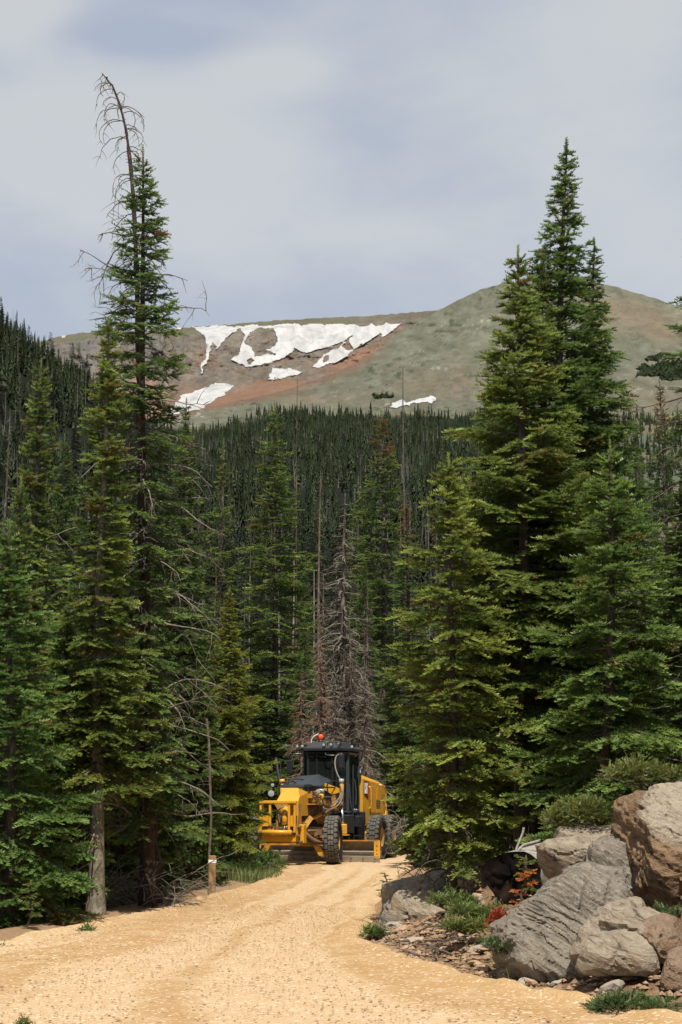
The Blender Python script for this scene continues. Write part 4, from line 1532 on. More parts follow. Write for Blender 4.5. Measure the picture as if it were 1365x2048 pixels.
def far_dead(x, y, h, rs, label, group):
    o = empty('dead_tree', (x, y, gz(x, y) - .3), rs.uniform(0, 6.28))
    o.scale = (h / 10,) * 3
    tag(o, label, 'dead tree', group)
    tm, wm = rs.choice([LD, LD2])
    obj('trunk', tm, M['twig_dark'], o)
    obj('bare_limbs', wm, M['twig_dark'], o)['kind'] = 'stuff'


for x, y in spread(105, (-.285, -.125), (120, 455), 4.2):
    far_one(x, y, rs.uniform(7, 13), rs, 'dark spruce among the many on the steep left slope', 'spruces on the steep left slope')
for x, y in spread(48, (-.285, -.13), (150, 440), 3.0):
    far_dead(x, y, rs.uniform(7, 12), rs, 'grey bare trunk among the spruces on the steep left slope', 'bare trunks on the steep left slope')
for x, y in spread(105, (-.14, .15), (105, 240), 3.0):
    far_one(x, y, rs.uniform(8, 13), rs, 'dark spruce on the wooded rise beyond the grader', 'spruces on the wooded rise')
for x, y in spread(34, (-.15, .14), (105, 270), 3.0):
    far_dead(x, y, rs.uniform(7, 12), rs, 'grey bare trunk on the wooded rise beyond the grader', 'bare trunks on the wooded rise')
for x, y in spread(44, (.16, .28), (150, 800), 8):
    far_one(x, y, rs.uniform(4, 8), rs, 'scattered small spruce on the open slope at right', 'scattered spruces on the right slope')


# --- the far wood, one mass
def far_wood():
    rng = np.random.default_rng(4)
    n = 130000
    a = rng.uniform(-.30, .30, n)
    y = rng.uniform(225, 968, n)
    x = a * y
    pxx, _ = to_px(x, y, EYE + .2 * y)
    keep = rng.random(n) < np.where(a > .155, .10 + .35 * (vnoise(x / 35, y / 35, 0, 9) > .55), np.where(a < -.12, 1.5, .8)) * (.35 + 1.0 * sstep(.30, .55, vnoise(x / 30, y / 45, 0, 8)))
    keep &= y < 955 + 30 * fbm(x / 40, 0 * x, 0, 3, 6)
    keep &= rng.random(n) < np.clip(y / 480, .55, 1)
    x, y = x[keep], y[keep]
    x, y = x[:12800], y[:12800]
    n = len(x)
    z = ground(x, y) - .4
    dead = (rng.random(n) < np.clip(.30 - y / 3200, .05, .3) * (.3 + 1.4 * vnoise(x / 40, y / 60, 0, 12)))
    h = rng.uniform(3.6, 7.8, n) * np.where(rng.random(n) < .2, rng.uniform(1.15, 1.55, n), 1)
    w = h * rng.uniform(.11, .17, n)
    rot = rng.uniform(0, 6.28, n)
    hue = rng.uniform(.55, 1.5, n)
    live = np.where(~dead)[0]
    V, T, A = [], [], []
    base = 0
    tiers = [(.06, .44, 1.0), (.26, .62, .78), (.46, .82, .56), (.66, 1.02, .34)]
    m = len(live)
    tier_sets = [(live[y[live] < 470], [(.05 + .093 * q, .05 + .093 * q + .20, 1.0 - .092 * q) for q in range(10)], .75), (live[y[live] >= 470], tiers, 1.0)]
    for live, z0, z1, r, hk in [(lv, *t3, hk_) for lv, ts, hk_ in tier_sets for t3 in ts]:
        m = len(live)
        k = 6                               # separate drooping sprays with gaps between them
        th = rot[live][:, None] + np.arange(k) / k * 6.283 + z0 * 9 + rng.uniform(-.3, .3, (m, k))
        rr = w[live][:, None] * r * rng.uniform(.55, 1.3, (m, k))
        hw = rng.uniform(.26, .50, (m, k)) * hk
        X, Yv, Z_, Hh = x[live][:, None], y[live][:, None], z[live][:, None], h[live][:, None]
        dz = Hh * (z0 + rng.uniform(-.06, .06, (m, k)))
        p1 = np.stack([X + rr * np.cos(th - hw), Yv + rr * np.sin(th - hw), Z_ + dz], -1)
        p2 = np.stack([X + rr * np.cos(th + hw), Yv + rr * np.sin(th + hw), Z_ + dz + Hh * .03], -1)
        p3 = np.stack([X + 0 * rr, Yv + 0 * rr, Z_ + Hh * (z1 + rng.uniform(-.03, .03, (m, k)))], -1)
        P_ = np.stack([p1, p2, p3], 2).reshape(-1, 3)
        V.append(P_)
        T.append(np.arange(len(P_)).reshape(-1, 3) + base)
        cl = np.array([.026, .035, .018])[None, None] * hue[live][:, None, None] * rng.uniform(.7, 1.35, (m, k, 1))
        A.append(np.repeat(cl.reshape(-1, 3), 3, 0))
        base += len(P_)
    dd = np.where(dead)[0]
    m = len(dd)
    k = 3
    th = rot[dd][:, None] + np.arange(k) / k * 6.283
    rr = np.full((m, 1), .22)
    bx = x[dd][:, None] + rr * np.cos(th)
    by = y[dd][:, None] + rr * np.sin(th)
    bz = np.repeat(z[dd][:, None], k, 1)
    lx = rng.normal(0, .25, (m, 2))
    ap = np.stack([x[dd] + lx[:, 0], y[dd] + lx[:, 1], z[dd] + h[dd] * 1.05], -1)
    V.append(np.concatenate([np.stack([bx, by, bz], -1).reshape(-1, 3), ap]))
    i = np.arange(m)[:, None] * k
    j = np.arange(k)[None, :]
    T.append(np.stack([i + j, i + (j + 1) % k, np.broadcast_to(m * k + np.arange(m)[:, None], (m, k))], -1).reshape(-1, 3) + base)
    cl = np.array([.095, .088, .080])[None] * hue[dd][:, None]
    A.append(np.concatenate([np.repeat(cl, k, 0), cl]))
    base += len(V[-1])
    # bare side twigs of the dead ones
    for q in range(5):
        f = rng.uniform(.3, .9, m)
        th = rng.uniform(0, 6.28, m)
        l_ = rng.uniform(.4, 1.1, m)
        c = np.stack([x[dd], y[dd], z[dd] + h[dd] * f], -1)
        e = c + np.stack([np.cos(th) * l_, np.sin(th) * l_, -.2 * l_], -1)
        V.append(np.stack([c + [0, 0, .12], c - [0, 0, .12], e], 1).reshape(-1, 3))
        T.append(np.arange(3 * m).reshape(-1, 3) + base)
        A.append(np.repeat(cl, 3, 0))
        base += 3 * m
    b = NB('far_wood')
    mt = b.fin(b.attr('Col', 'Color'), 1, None, .05)
    o = obj('far_forest', mesh_np('far_forest', np.vstack(V), np.vstack(T), None, False, {'Col': np.vstack(A)}), mt)
    tag(o, 'far spruce forest with grey dead trunks covering the slope below the tree line', kind='stuff')


far_wood()
# ================================================================== the road grader
M['yellow'] = simple('yellow_paint', (.56, .275, .018), .38, .45, 0, .12, 3, (.26, .165, .08), (.52, .80))
M['yellow_dirty'] = simple('dusty_yellow_paint', (.40, .195, .025), .6, .3, 0, .28, 6, (.14, .09, .05), (.44, .66))
M['brown_steel'] = simple('muddy_steel', (.13, .078, .042), .75, .2, 0, .35, 8, (.25, .18, .11), (.5, .7))
M['black'] = simple('dark_grey_paint', (.013, .015, .016), .42, .5, 0, .2, 4, (.10, .09, .07), (.62, .9))
M['matt_black'] = simple('black_plastic', (.012, .013, .014), .6, .3, 0, .2, 5)
M['slate'] = simple('slate_paint', (.036, .044, .050), .4, .5, 0, .12, 3, (.16, .14, .11), (.6, .9))
M['rubber'] = simple('dusty_tyre_rubber', (.085, .082, .07), .9, .1, 0, .2, 9, (.24, .205, .15), (.52, .76))
M['rubber_dark'] = simple('tyre_groove_rubber', (.018, .017, .015), .95, .1, 0, .2, 9)
M['steel'] = simple('worn_blade_steel', (.34, .32, .28), .5, .4, .3, .15, 5, (.42, .32, .22), (.5, .75))
M['blade_paint'] = simple('scoured_mouldboard', (.17, .125, .085), .55, .3, .2, .25, 4, (.36, .29, .2), (.48, .7))
M['chrome'] = simple('polished_rod', (.75, .75, .75), .2, .5, 1.0, .05)
M['hose'] = simple('grey_hose', (.16, .14, .12), .55, .4, 0, .2, 20)
M['amber'] = simple('orange_lens', (.85, .09, .01), .25, .5, 0, .08)
M['lens'] = simple('lamp_lens', (.34, .35, .36), .12, .6, .1, .05)
M['white'] = simple('white_marking', (.78, .78, .76), .5, .4, 0, .05)
M['red'] = simple('red_marking', (.55, .03, .02), .5, .4, 0, .05)


def glass_mat():
    b = NB('tinted_glass')
    b.put(b.p.inputs['Base Color'], (.02, .025, .022))
    b.p.inputs['Roughness'].default_value = .04
    b.p.inputs['Specular IOR Level'].default_value = .5
    tr = b.N('ShaderNodeBsdfTransparent')
    tr.inputs[0].default_value = (.55, .62, .58, 1)
    ms = b.N('ShaderNodeMixShader')
    ms.inputs[0].default_value = .55
    b.L(b.p.outputs[0], ms.inputs[1])
    b.L(tr.outputs[0], ms.inputs[2])
    b.L(ms.outputs[0], b.out.inputs[0])
    return b.m


M['glass'] = glass_mat()


class MB(Geo):
    def box(self, c, s, rot=(0, 0, 0), taper=None, ch=0.0):
        c = np.array(c, float)
        h = np.array(s, float) / 2
        if ch > 0:
            k = min(ch, h.min() * .6)
            V, Fq = [], []
            pts = []
            for sx in (-1, 1):
                for sy in (-1, 1):
                    for sz in (-1, 1):
                        for ax in range(3):
                            p = np.array([sx, sy, sz]) * (h - k)
                            p[ax] += [sx, sy, sz][ax] * k
                            pts.append(p)
            hull_add(self, np.array(pts) @ rotm(rot).T + c)
            return self
        v = np.array([[x, y, z] for z in (-1, 1) for y in (-1, 1) for x in (-1, 1)], float) * h
        if taper:
            up = v[:, 2] > 0
            v[up, 0] *= taper[0]
            v[up, 1] *= taper[1]
        v = v @ rotm(rot).T + c
        self.add(v, None, [[0, 2, 3, 1], [4, 5, 7, 6], [0, 1, 5, 4], [2, 6, 7, 3], [0, 4, 6, 2], [1, 3, 7, 5]])
        return self

    def beam(self, a, b, w, h=None):
        """square bar between two points"""
        self.tube(np.array([a, b], float), w * .7071 if h is None else (w + h) * .3535, 4, True)
        return self

    def rod(self, a, b, r, n=10):
        self.tube(np.array([a, b], float), r, n, True)
        return self

    def pipe(self, pts, r, n=6, sm=3):
        p = np.array(pts, float)
        for _ in range(sm):
            q = [p[0]]
            for i in range(len(p) - 1):
                q.append(.75 * p[i] + .25 * p[i + 1])
                q.append(.25 * p[i] + .75 * p[i + 1])
            q.append(p[-1])
            p = np.array(q)
        self.tube(p, r, n, True)
        return self

    def prism(self, poly, axis, lo, hi):
        """poly extruded along axis 'x' (poly in y,z), 'y' (x,z) or 'z' (x,y)"""
        n = len(poly)
        V = []
        for d in (lo, hi):
            for p, q in poly:
                V.append({'x': (d, p, q), 'y': (p, d, q), 'z': (p, q, d)}[axis])
        i = np.arange(n)
        j = (i + 1) % n
        Q = np.stack([i, j, j + n, i + n], -1)
        m = 2 * n
        c0 = np.mean(V[:n], 0)
        c1 = np.mean(V[n:], 0)
        V = V + [tuple(c0), tuple(c1)]
        T = np.concatenate([np.stack([j, i, np.full(n, m)], -1), np.stack([i + n, j + n, np.full(n, m + 1)], -1)])
        self.add(V, T, Q)
        return self

    def lathe(self, prof, n=28, axis='x', c=(0, 0, 0)):
        th = np.arange(n) / n * 2 * math.pi
        V = []
        for a, r in prof:
            for t in th:
                u, w = r * math.cos(t), r * math.sin(t)
                V.append({'x': (a, u, w), 'y': (u, a, w), 'z': (u, w, a)}[axis])
        V = np.array(V) + np.array(c)
        m = len(prof)
        i = np.arange(m - 1)[:, None] * n
        j = np.arange(n)[None, :]
        k = (j + 1) % n
        self.add(V, None, np.stack([i + j, i + k, i + n + k, i + n + j], -1).reshape(-1, 4))
        return self

    def put(self, name, mat, parent, smooth=False):
        return obj(name, self.mesh(name, smooth), M[mat], parent)


def rotm(r):
    from mathutils import Euler
    return np.array(Euler(r).to_matrix())


def hull_add(g, pts):
    import bmesh
    bm = bmesh.new()
    for p in pts:
        bm.verts.new(p)
    bmesh.ops.convex_hull(bm, input=bm.verts)
    bm.verts.index_update()
    v = [q.co[:] for q in bm.verts]
    t, q4 = [], []
    bmesh.ops.triangulate(bm, faces=bm.faces)
    t = [[q.index for q in f.verts] for f in bm.faces]
    bm.free()
    g.add(v, t)


def hull(pts):
    g = MB()
    hull_add(g, np.array(pts, float))
    return g


GY = -R(16)
GR = empty('motor_grader', (-1.373, 46.814, 0.0), GY)
tag(GR, 'yellow road grader with black cab and orange beacon coming down the gravel road', 'grader')

# tyres: carcass, side bulge, and rows of tread blocks
WR, WW = .69, .385


def wheel_meshes():
    t = MB()
    w = WW / 2
    t.lathe([(-w * .62, .30), (-w * .98, .36), (-w * 1.06, .50), (-w * .97, .60), (-w * .88, .648), (w * .88, .648), (w * .97, .60), (w * 1.06, .50), (w * .98, .36), (w * .62, .30)], 40)
    rows = 27
    tr = MB()
    for i in range(rows):
        for k in range(4):
            xo = (k - 1.5) * WW * .232
            th = (i + (.5 if k in (1, 2) else 0.14)) / rows * 2 * math.pi
            cx, cz = math.cos(th) * .668, math.sin(th) * .668
            tr.box((xo, cx, cz), (WW * .205, .050, .128), (th, 0, 0), (.92, 1))
    # shoulder lugs running down the side of the tyre
    for i in range(rows):
        for sd in (-1, 1):
            th = (i + .14) / rows * 2 * math.pi
            tr.box((sd * w * .94, math.cos(th) * .628, math.sin(th) * .628), (.03, .085, .085), (th, 0, 0))
    rim = MB()
    rim.lathe([(w * .74, .325), (w * .80, .30), (w * .55, .27), (w * .30, .24), (w * .22, .17), (w * .42, .15), (w * .46, .06), (w * .46, .001)], 26)
    rim.lathe([(-w * .74, .325), (-w * .70, .29), (-w * .1, .25), (0, .001)], 26)
    rim.lathe([(w * .74, .325), (-w * .74, .325)], 26)
    for k in range(10):
        a = k / 10 * 6.283
        rim.rod((w * .26, math.cos(a) * .20, math.sin(a) * .20), (w * .36, math.cos(a) * .20, math.sin(a) * .20), .016, 6)
    return t.mesh('tyre', True), tr.mesh('tread'), rim.mesh('rim', False)


TY, TR, RI = wheel_meshes()


def wheel(x, y, flip=False, lean=0.0, steer=0.0, spin=0.0):
    r = obj('wheel', RI, M['yellow_dirty'], GR, (x, y, WR), (spin, lean, steer + (math.pi if flip else 0)))
    ty = obj('tyre', TY, M['rubber_dark'], r)
    obj('tread', TR, M['rubber'], r)['kind'] = 'stuff'
    return r


wheel(1.20, 0, False, -.03, .16, .1)
wheel(-1.20, 0, True, .03, .16, .3)
for y in (5.15, 6.70):
    wheel(1.16, y, False, 0, 0, y)
    wheel(-1.16, y, True, 0, 0, y)

# front axle and its linkage
MB().box((0, 0, .62), (1.75, .26, .22), ch=.03).box((0, .05, .86), (.5, .42, .30)).put('front_axle', 'yellow_dirty', GR)
g = MB()
g.rod((-.98, -.22, .70), (.98, -.22, .70), .045).rod((-.98, -.2, .95), (.98, -.2, .95), .04)
g.pipe([(.42, -.45, .98), (.62, -.38, .74), (.86, -.25, .62), (1.02, -.1, .66)], .06, 7).pipe([(.30, -.4, .86), (.6, -.32, .62), (1.0, -.16, .50)], .05, 7)
g.box((.42, -.5, 1.02), (.10, .12, .34), (0, .35, 0)).box((.88, -.3, .92), (.18, .14, .16))
g.put('steering_linkage', 'brown_steel', GR)
hull([(.66, -.2, .52), (.78, -.2, .60), (1.02, -.12, .24), (.92, -.12, .20), (.80, -.16, .26), (.66, .0, .52), (.78, 0, .60), (1.02, .1, .24), (.92, .1, .20)]).put('lean_arm', 'yellow', GR)
hull([(-.66, -.2, .52), (-.78, -.2, .60), (-1.02, -.12, .24), (-.92, -.12, .20), (-.80, -.16, .26), (-.66, .0, .52), (-.78, 0, .60), (-1.02, .1, .24), (-.92, .1, .20)]).put('lean_arm', 'yellow', GR)

# nose: front end of the main frame with its sloping bonnet plate
hull([(-.33, -.62, 1.38), (.33, -.62, 1.38), (-.33, -.62, 1.80), (.33, -.62, 1.80), (-.20, -.34, 2.17), (.24, -.34, 2.17), (-.33, .35, 1.38), (.33, .35, 1.38), (-.30, .35, 2.17), (.33, .35, 2.05), (.33, -.5, 1.92)]).put('nose', 'yellow', GR)
MB().rod((-.11, -.335, 2.175), (-.11, -.335, 2.185), .012).put('bolt', 'black', GR)
MB().rod((.13, -.335, 2.175), (.13, -.335, 2.185), .012).put('bolt', 'black', GR)
# main frame running back under the cover to the cab
hull([(-.22, .30, 1.30), (.22, .30, 1.30), (-.22, .30, 1.66), (.22, .30, 1.66), (-.22, 2.0, 1.55), (.22, 2.0, 1.55), (-.22, 2.0, 1.95), (.22, 2.0, 1.95)]).put('main_frame', 'yellow_dirty', GR)
hull([(-.22, 2.0, 1.55), (.22, 2.0, 1.55), (-.22, 2.0, 1.95), (.22, 2.0, 1.95), (-.22, 3.2, 1.1), (.22, 3.2, 1.1), (-.22, 3.2, 1.75), (.22, 3.2, 1.75)]).put('main_frame', 'yellow_dirty', GR)
# plate with holes along the frame side
g = MB()
g.box((.30, 1.3, 1.50), (.06, 1.7, .30))
g.put('frame_plate', 'brown_steel', GR)
for k in range(5):
    MB().rod((.325, .72 + k * .28, 1.52), (.336, .72 + k * .28, 1.52), .032, 10).put('bolt', 'chrome' if k < 2 else 'matt_black', GR)
# hydraulic valve block and pump on the right of the frame
g = MB()
for (x, y, z, a, b, c) in [(.34, .55, 1.98, .22, .5, .22), (.42, .75, 1.82, .18, .6, .14), (.36, 1.25, 2.0, .22, .55, .26), (.46, 1.1, 1.76, .14, .8, .10)]:
    g.box((x, y, z), (a, b, c), ch=.02)
g.put('valve_block', 'yellow_dirty', GR)
g = MB()
for k in range(5):
    g.rod((.47, .45 + .16 * k, 1.92 + .04 * (k % 2)), (.56, .45 + .16 * k, 1.92 + .04 * (k % 2)), .034, 8)
g.put('hydraulic_fittings', 'brown_steel', GR)
MB().box((.35, .95, 1.71), (.50, 1.5, .035)).put('frame_shelf', 'yellow_dirty', GR)
MB().rod((.52, 1.02, 1.82), (.52, 1.02, 2.04), .085, 14).put('filter_bowl', 'yellow', GR, True)
MB().rod((.52, 1.02, 2.04), (.52, 1.02, 2.16), .10, 14).put('filter_head', 'lens', GR, True)

# dark cover over the hoses, rising to the windscreen
hull([(-.46, .10, 2.18), (.26, .10, 2.20), (-.46, .10, 2.25), (.26, .10, 2.26), (-.30, 1.7, 2.56), (.24, 1.7, 2.60), (.40, 2.5, 2.44), (-.42, 2.5, 2.44), (.42, 2.5, 2.22), (-.42, 2.5, 2.22), (.44, 1.2, 2.26), (-.44, 1.2, 2.24)]).put('hose_cover', 'slate', GR)
MB().box((-.05, .22, 2.255), (1.02, .07, .05)).pipe([(.40, .22, 2.25), (.66, .6, 2.20), (.95, 1.0, 2.20)], .025).put('lamp_bar', 'black', GR)
g = MB()
g.pipe([(-.50, .15, 2.28), (-.42, .2, 2.38), (-.30, .3, 2.30)], .018).pipe([(-.28, .2, 2.28), (-.18, .25, 2.40), (-.06, .4, 2.32)], .018).pipe([(-.44, .5, 2.30), (-.2, .6, 2.46), (.0, .9, 2.44)], .018)
g.put('top_hoses', 'matt_black', GR)
for x, y, z, r in ((-.62, -.08, 2.26, .055), (-.66, -.08, 2.02, .10), (.64, .4, 2.08, .07)):
    l_ = MB().lathe([(.09, .02), (.07, r * .8), (-.05, r), (-.06, r * .98)], 14, 'y', (x, y, z)).put('headlight', 'black', GR, True)
    MB().lathe([(-.058, r * .95), (-.066, r * .5), (-.068, .001)], 14, 'y', (x, y, z)).put('lens', 'lens', l_, True)
MB().box((-.64, .0, 2.14), (.05, .05, .34)).put('lamp_bracket', 'black', GR)

# push frame / front lift group
g = MB()
Yf = -1.30
for x, nm in ((-.58, 0), (-.30, 0), (.27, 0), (.44, 0)):
    MB().box((x, Yf, 1.34), (.065, .07, .86), ch=.01).put('lift_bar', 'yellow', GR)
MB().box((-.07, Yf, 1.765), (1.12, .13, .085), ch=.015).put('lift_crossbar', 'yellow', GR)
MB().rod((-.50, Yf - .04, .92), (.36, Yf - .04, .92), .068, 14).put('lift_crossbar', 'yellow', GR, True)
for x in (-.62, .52):
    MB().prism([(-1.37, .86), (-1.22, 1.72), (-1.0, 1.72), (-.95, .86)], 'x', x - .018, x + .018).put('lift_side_plate', 'yellow_dirty', GR)
for x in (-.45, .355):
    MB().box((x, Yf + .06, 1.24), (.20, .035, .30)).put('lift_panel', 'yellow', GR)
hull([(-.30, -1.0, 1.74), (.24, -1.0, 1.74), (-.05, -1.0, 1.40), (-.30, -.65, 1.74), (.24, -.65, 1.74), (-.05, -.65, 1.40)]).put('lift_gusset', 'yellow_dirty', GR)
cy_ = MB().rod((.10, -1.18, 1.12), (.06, -1.0, 1.62), .085, 14).put('lift_cylinder', 'yellow', GR, True)
MB().rod((.10, -1.20, .90), (.10, -1.18, 1.14), .035, 10).put('rod', 'chrome', cy_, True)
MB().lathe([(-.035, .07), (-.035, .092), (.035, .092), (.035, .07)], 14, 'z', (.094, -1.16, 1.18)).put('gland', 'brown_steel', cy_)
g = MB()
g.pipe([(-.06, -1.15, 1.2), (-.10, -1.2, 1.5), (-.02, -1.1, 1.64), (.10, -1.05, 1.66)], .02).pipe([(-.10, -1.12, 1.3), (-.14, -1.15, 1.52), (-.06, -1.05, 1.6)], .016)
g.put('lift_hoses', 'hose', GR)
for x in (-.15, .18):
    MB().box((x, -1.0, 1.12), (.05, .2, .5)).put('lift_link', 'yellow_dirty', GR)
MB().box((-.08, -1.18, 1.05), (1.05, .06, .05)).put('lift_rail', 'brown_steel', GR)
MB().box((-.02, -1.08, .74), (1.10, .34, .20), ch=.03).put('push_beam', 'yellow', GR)
MB().box((-.02, -1.10, .60), (1.16, .30, .07)).put('push_beam', 'yellow_dirty', GR)
MB().box((.60, -1.05, .88), (.14, .30, .52), ch=.02).put('push_bracket', 'yellow', GR)
MB().box((-.62, -1.05, .84), (.12, .30, .40), ch=.02).put('push_bracket', 'yellow_dirty', GR)
for x, z in ((.58, 1.08), (.36, .92), (-.56, .92), (.55, .82), (-.28, 1.10), (.62, .66)):
    MB().rod((x, -1.36, z), (x, -1.24, z), .045, 10).put('pin', 'brown_steel', GR, True)
MB().prism([(-.12, .40), (.12, .62), (.10, .95), (-.02, .95), (-.10, .7)], 'x', .64, .70).put('stay_plate', 'brown_steel', GR)
for sx in (-1, 1):
    MB().beam((sx * .42, -.95, .80), (sx * .40, .3, 1.30), .14).put('push_arm', 'yellow_dirty', GR)

# drawbar, circle, blade
MB().beam((.0, .25, .95), (-.55, 2.0, .92), .16).beam((0, .25, .95), (.60, 2.0, .92), .16).put('drawbar', 'yellow_dirty', GR)
MB().lathe([(-.07, .62), (-.07, .80), (.07, .80), (.07, .62), (-.07, .62)], 36, 'z', (.05, 2.0, .80)).put('circle', 'yellow_dirty', GR)
MB().box((.98, 1.62, .98), (.34, .10, .30), ch=.03).box((.98, 1.62, .81), (.46, .22, .03)).put('circle_bracket', 'yellow', GR)
MB().box((-.72, 1.72, .95), (.30, .10, .24), ch=.03).put('circle_bracket', 'yellow', GR)
MB().box((.78, 1.85, .68), (.22, .3, .26), (0, .1, 0), ch=.02).put('blade_arm', 'yellow_dirty', GR)
MB().box((-.6, 1.95, .68), (.22, .3, .26), ch=.02).put('blade_arm', 'yellow_dirty', GR)
BP = [(2.36, .62), (2.42, .62), (2.50, .48), (2.52, .32), (2.47, .18), (2.36, .10), (2.31, .10), (2.42, .20), (2.455, .33), (2.43, .47)]
bl = MB().prism(BP, 'x', -1.72, 1.98).put('blade', 'blade_paint', GR)
MB().box((.13, 2.36, .628), (3.70, .11, .035)).put('top_rail', 'yellow_dirty', bl)
for k in range(6):
    MB().box((-1.72 + .615 * k + .307, 2.375, .235), (.60, .028, .17), (.5, 0, 0)).put('wear_plate', 'steel', bl)
for k in range(4):
    e = MB().box((-1.72 + .925 * k + .4625, 2.31, .085), (.915, .025, .19), (.35, 0, 0)).put('cutting_edge', 'steel', bl)
for k in range(10):
    MB().rod((-1.5 + .37 * k, 2.27, .10), (-1.5 + .37 * k, 2.30, .10), .024, 8).put('plough_bolt', 'brown_steel', bl)
MB().box((1.90, 2.30, .36), (.19, .03, .50), (-.02, 0, 0)).put('end_bit', 'yellow', bl)
for z in (.24, .36, .48):
    MB().rod((1.90, 2.27, z), (1.90, 2.288, z), .018, 8).put('end_bit_bolt', 'brown_steel', bl)

# lift yoke with its cylinders
hull([(.30, 1.70, 2.28), (.34, 1.70, 2.36), (.62, 1.70, 2.20), (.86, 1.70, 2.18), (.88, 1.70, 2.06), (.66, 1.70, 2.00), (.46, 1.70, 2.12), (.30, 1.88, 2.28), (.34, 1.88, 2.36), (.62, 1.88, 2.20), (.86, 1.88, 2.18), (.88, 1.88, 2.06), (.66, 1.88, 2.00), (.46, 1.88, 2.12)]).put('lift_yoke', 'yellow', GR)
hull([(.60, 1.72, 2.10), (.74, 1.72, 2.12), (.78, 1.72, 1.70), (.66, 1.72, 1.66), (.60, 1.86, 2.10), (.74, 1.86, 2.12), (.78, 1.86, 1.70), (.66, 1.86, 1.66)]).put('lift_yoke', 'yellow_dirty', GR)
hull([(-.30, 1.70, 2.28), (-.34, 1.70, 2.36), (-.86, 1.70, 2.18), (-.88, 1.70, 2.06), (-.46, 1.70, 2.10), (-.30, 1.88, 2.28), (-.34, 1.88, 2.36), (-.86, 1.88, 2.18), (-.88, 1.88, 2.06), (-.46, 1.88, 2.10)]).put('lift_yoke', 'yellow', GR)
for sx in (-1, 1):
    c_ = MB().rod((sx * .94, 1.78, 1.66), (sx * .94, 1.75, 2.36), .07, 12).put('blade_cylinder', 'yellow_dirty' if sx > 0 else 'yellow', GR, True)
    MB().rod((sx * 1.02, 1.72, .95), (sx * .94, 1.78, 1.68), .035, 10).put('rod', 'chrome', c_, True)
    MB().lathe([(-.07, .02), (-.06, .08), (.06, .08), (.07, .02)], 12, 'z', (sx * .94, 1.75, 2.40)).put('cap', 'lens' if sx > 0 else 'yellow', c_, True)
g = MB().rod((.14, .28, 1.16), (.46, 1.2, 1.40), .05, 10)
sc_ = g.put('centre_shift_cylinder', 'yellow', GR, True)
MB().rod((.46, 1.2, 1.40), (.70, 1.75, 1.60), .035, 10).put('rod', 'brown_steel', sc_, True)
MB().lathe([(-.08, .02), (-.08, .13), (.08, .13), (.08, .02)], 14, 'y', (.74, 1.72, 1.64)).put('ball_joint', 'yellow_dirty', GR, True)
MB().lathe([(-.07, .02), (-.05, .10), (.05, .10), (.07, .02)], 12, 'z', (.90, 1.66, 1.74)).put('ball_cap', 'lens', GR, True)
for pts, m_ in (([(.52, 1.0, 1.90), (.56, .9, 1.72), (.72, 1.1, 1.66), (.92, 1.5, 1.82), (.96, 1.7, 2.10)], 'hose'),
                ([(.54, 1.1, 1.80), (.60, .9, 1.58), (.80, 1.2, 1.54), (1.0, 1.6, 1.78), (1.0, 1.75, 2.20)], 'hose'),
                ([(.62, 1.4, 2.05), (.60, 1.3, 2.30), (.74, 1.5, 2.42), (.86, 1.7, 2.36)], 'matt_black'),
                ([(.56, 2.9, 3.26), (.50, 2.6, 3.16), (.54, 2.4, 2.86), (.72, 2.1, 2.58), (.90, 1.8, 2.44)], 'hose'),
                ([(.90, 1.7, 2.30), (1.0, 1.65, 2.0), (.92, 1.5, 1.75), (.74, 1.6, 1.62)], 'brown_steel')):
    MB().pipe(pts, .022).put('hose', m_, GR, True)

# cab: posts, roof, glass; windscreen corners are cut off at an angle
Z0, Z1 = 1.42, 3.36
FL = [(-.50, 3.02), (.44, 3.02), (.66, 3.42), (.66, 4.66), (-.74, 4.66), (-.74, 3.42)]
cab = MB().prism([(x * .98, y) for x, y in FL], 'z', 1.25, Z0).put('cab', 'matt_black', GR)
for i, (x, y) in enumerate(FL):
    MB().box((x, y, (Z0 + Z1) / 2), (.085 if i != 2 else .10, .10, Z1 - Z0), ch=.02).put('post', 'black' if i not in (2, 3) else 'slate', cab)
for i in range(6):
    a, b = FL[i], FL[(i + 1) % 6]
    lo = 1.95 if i in (0,) else 1.50
    g = MB()
    v = [(a[0], a[1], lo), (b[0], b[1], lo), (b[0], b[1], Z1 - .08), (a[0], a[1], Z1 - .08)]
    c3 = np.mean(v, 0)
    v = [tuple(c3 + (np.array(p) - c3) * .94) for p in v]
    nn_ = norm(np.cross(np.array(v[1]) - np.array(v[0]), np.array(v[3]) - np.array(v[0])))
    g.add(v + [tuple(np.array(p) - nn_ * .012) for p in v], None, [[0, 1, 2, 3], [7, 6, 5, 4], [0, 4, 5, 1], [1, 5, 6, 2], [2, 6, 7, 3], [3, 7, 4, 0]])
    g.put('window', 'glass', cab)
    MB().beam((a[0], a[1], Z1 - .05), (b[0], b[1], Z1 - .05), .09).put('header', 'black', cab)
    MB().beam((a[0], a[1], lo - .03), (b[0], b[1], lo - .03), .07).put('sill', 'black', cab)
MB().box((0, 3.02, 1.68), (.94, .05, .52)).put('front_panel', 'matt_black', cab)
MB().beam((-.22, 3.0, 1.95), (-.22, 3.0, Z1 - .05), .05).put('mullion', 'black', cab)
MB().beam((.28, 3.0, 1.95), (.28, 3.0, Z1 - .05), .05).put('mullion', 'black', cab)
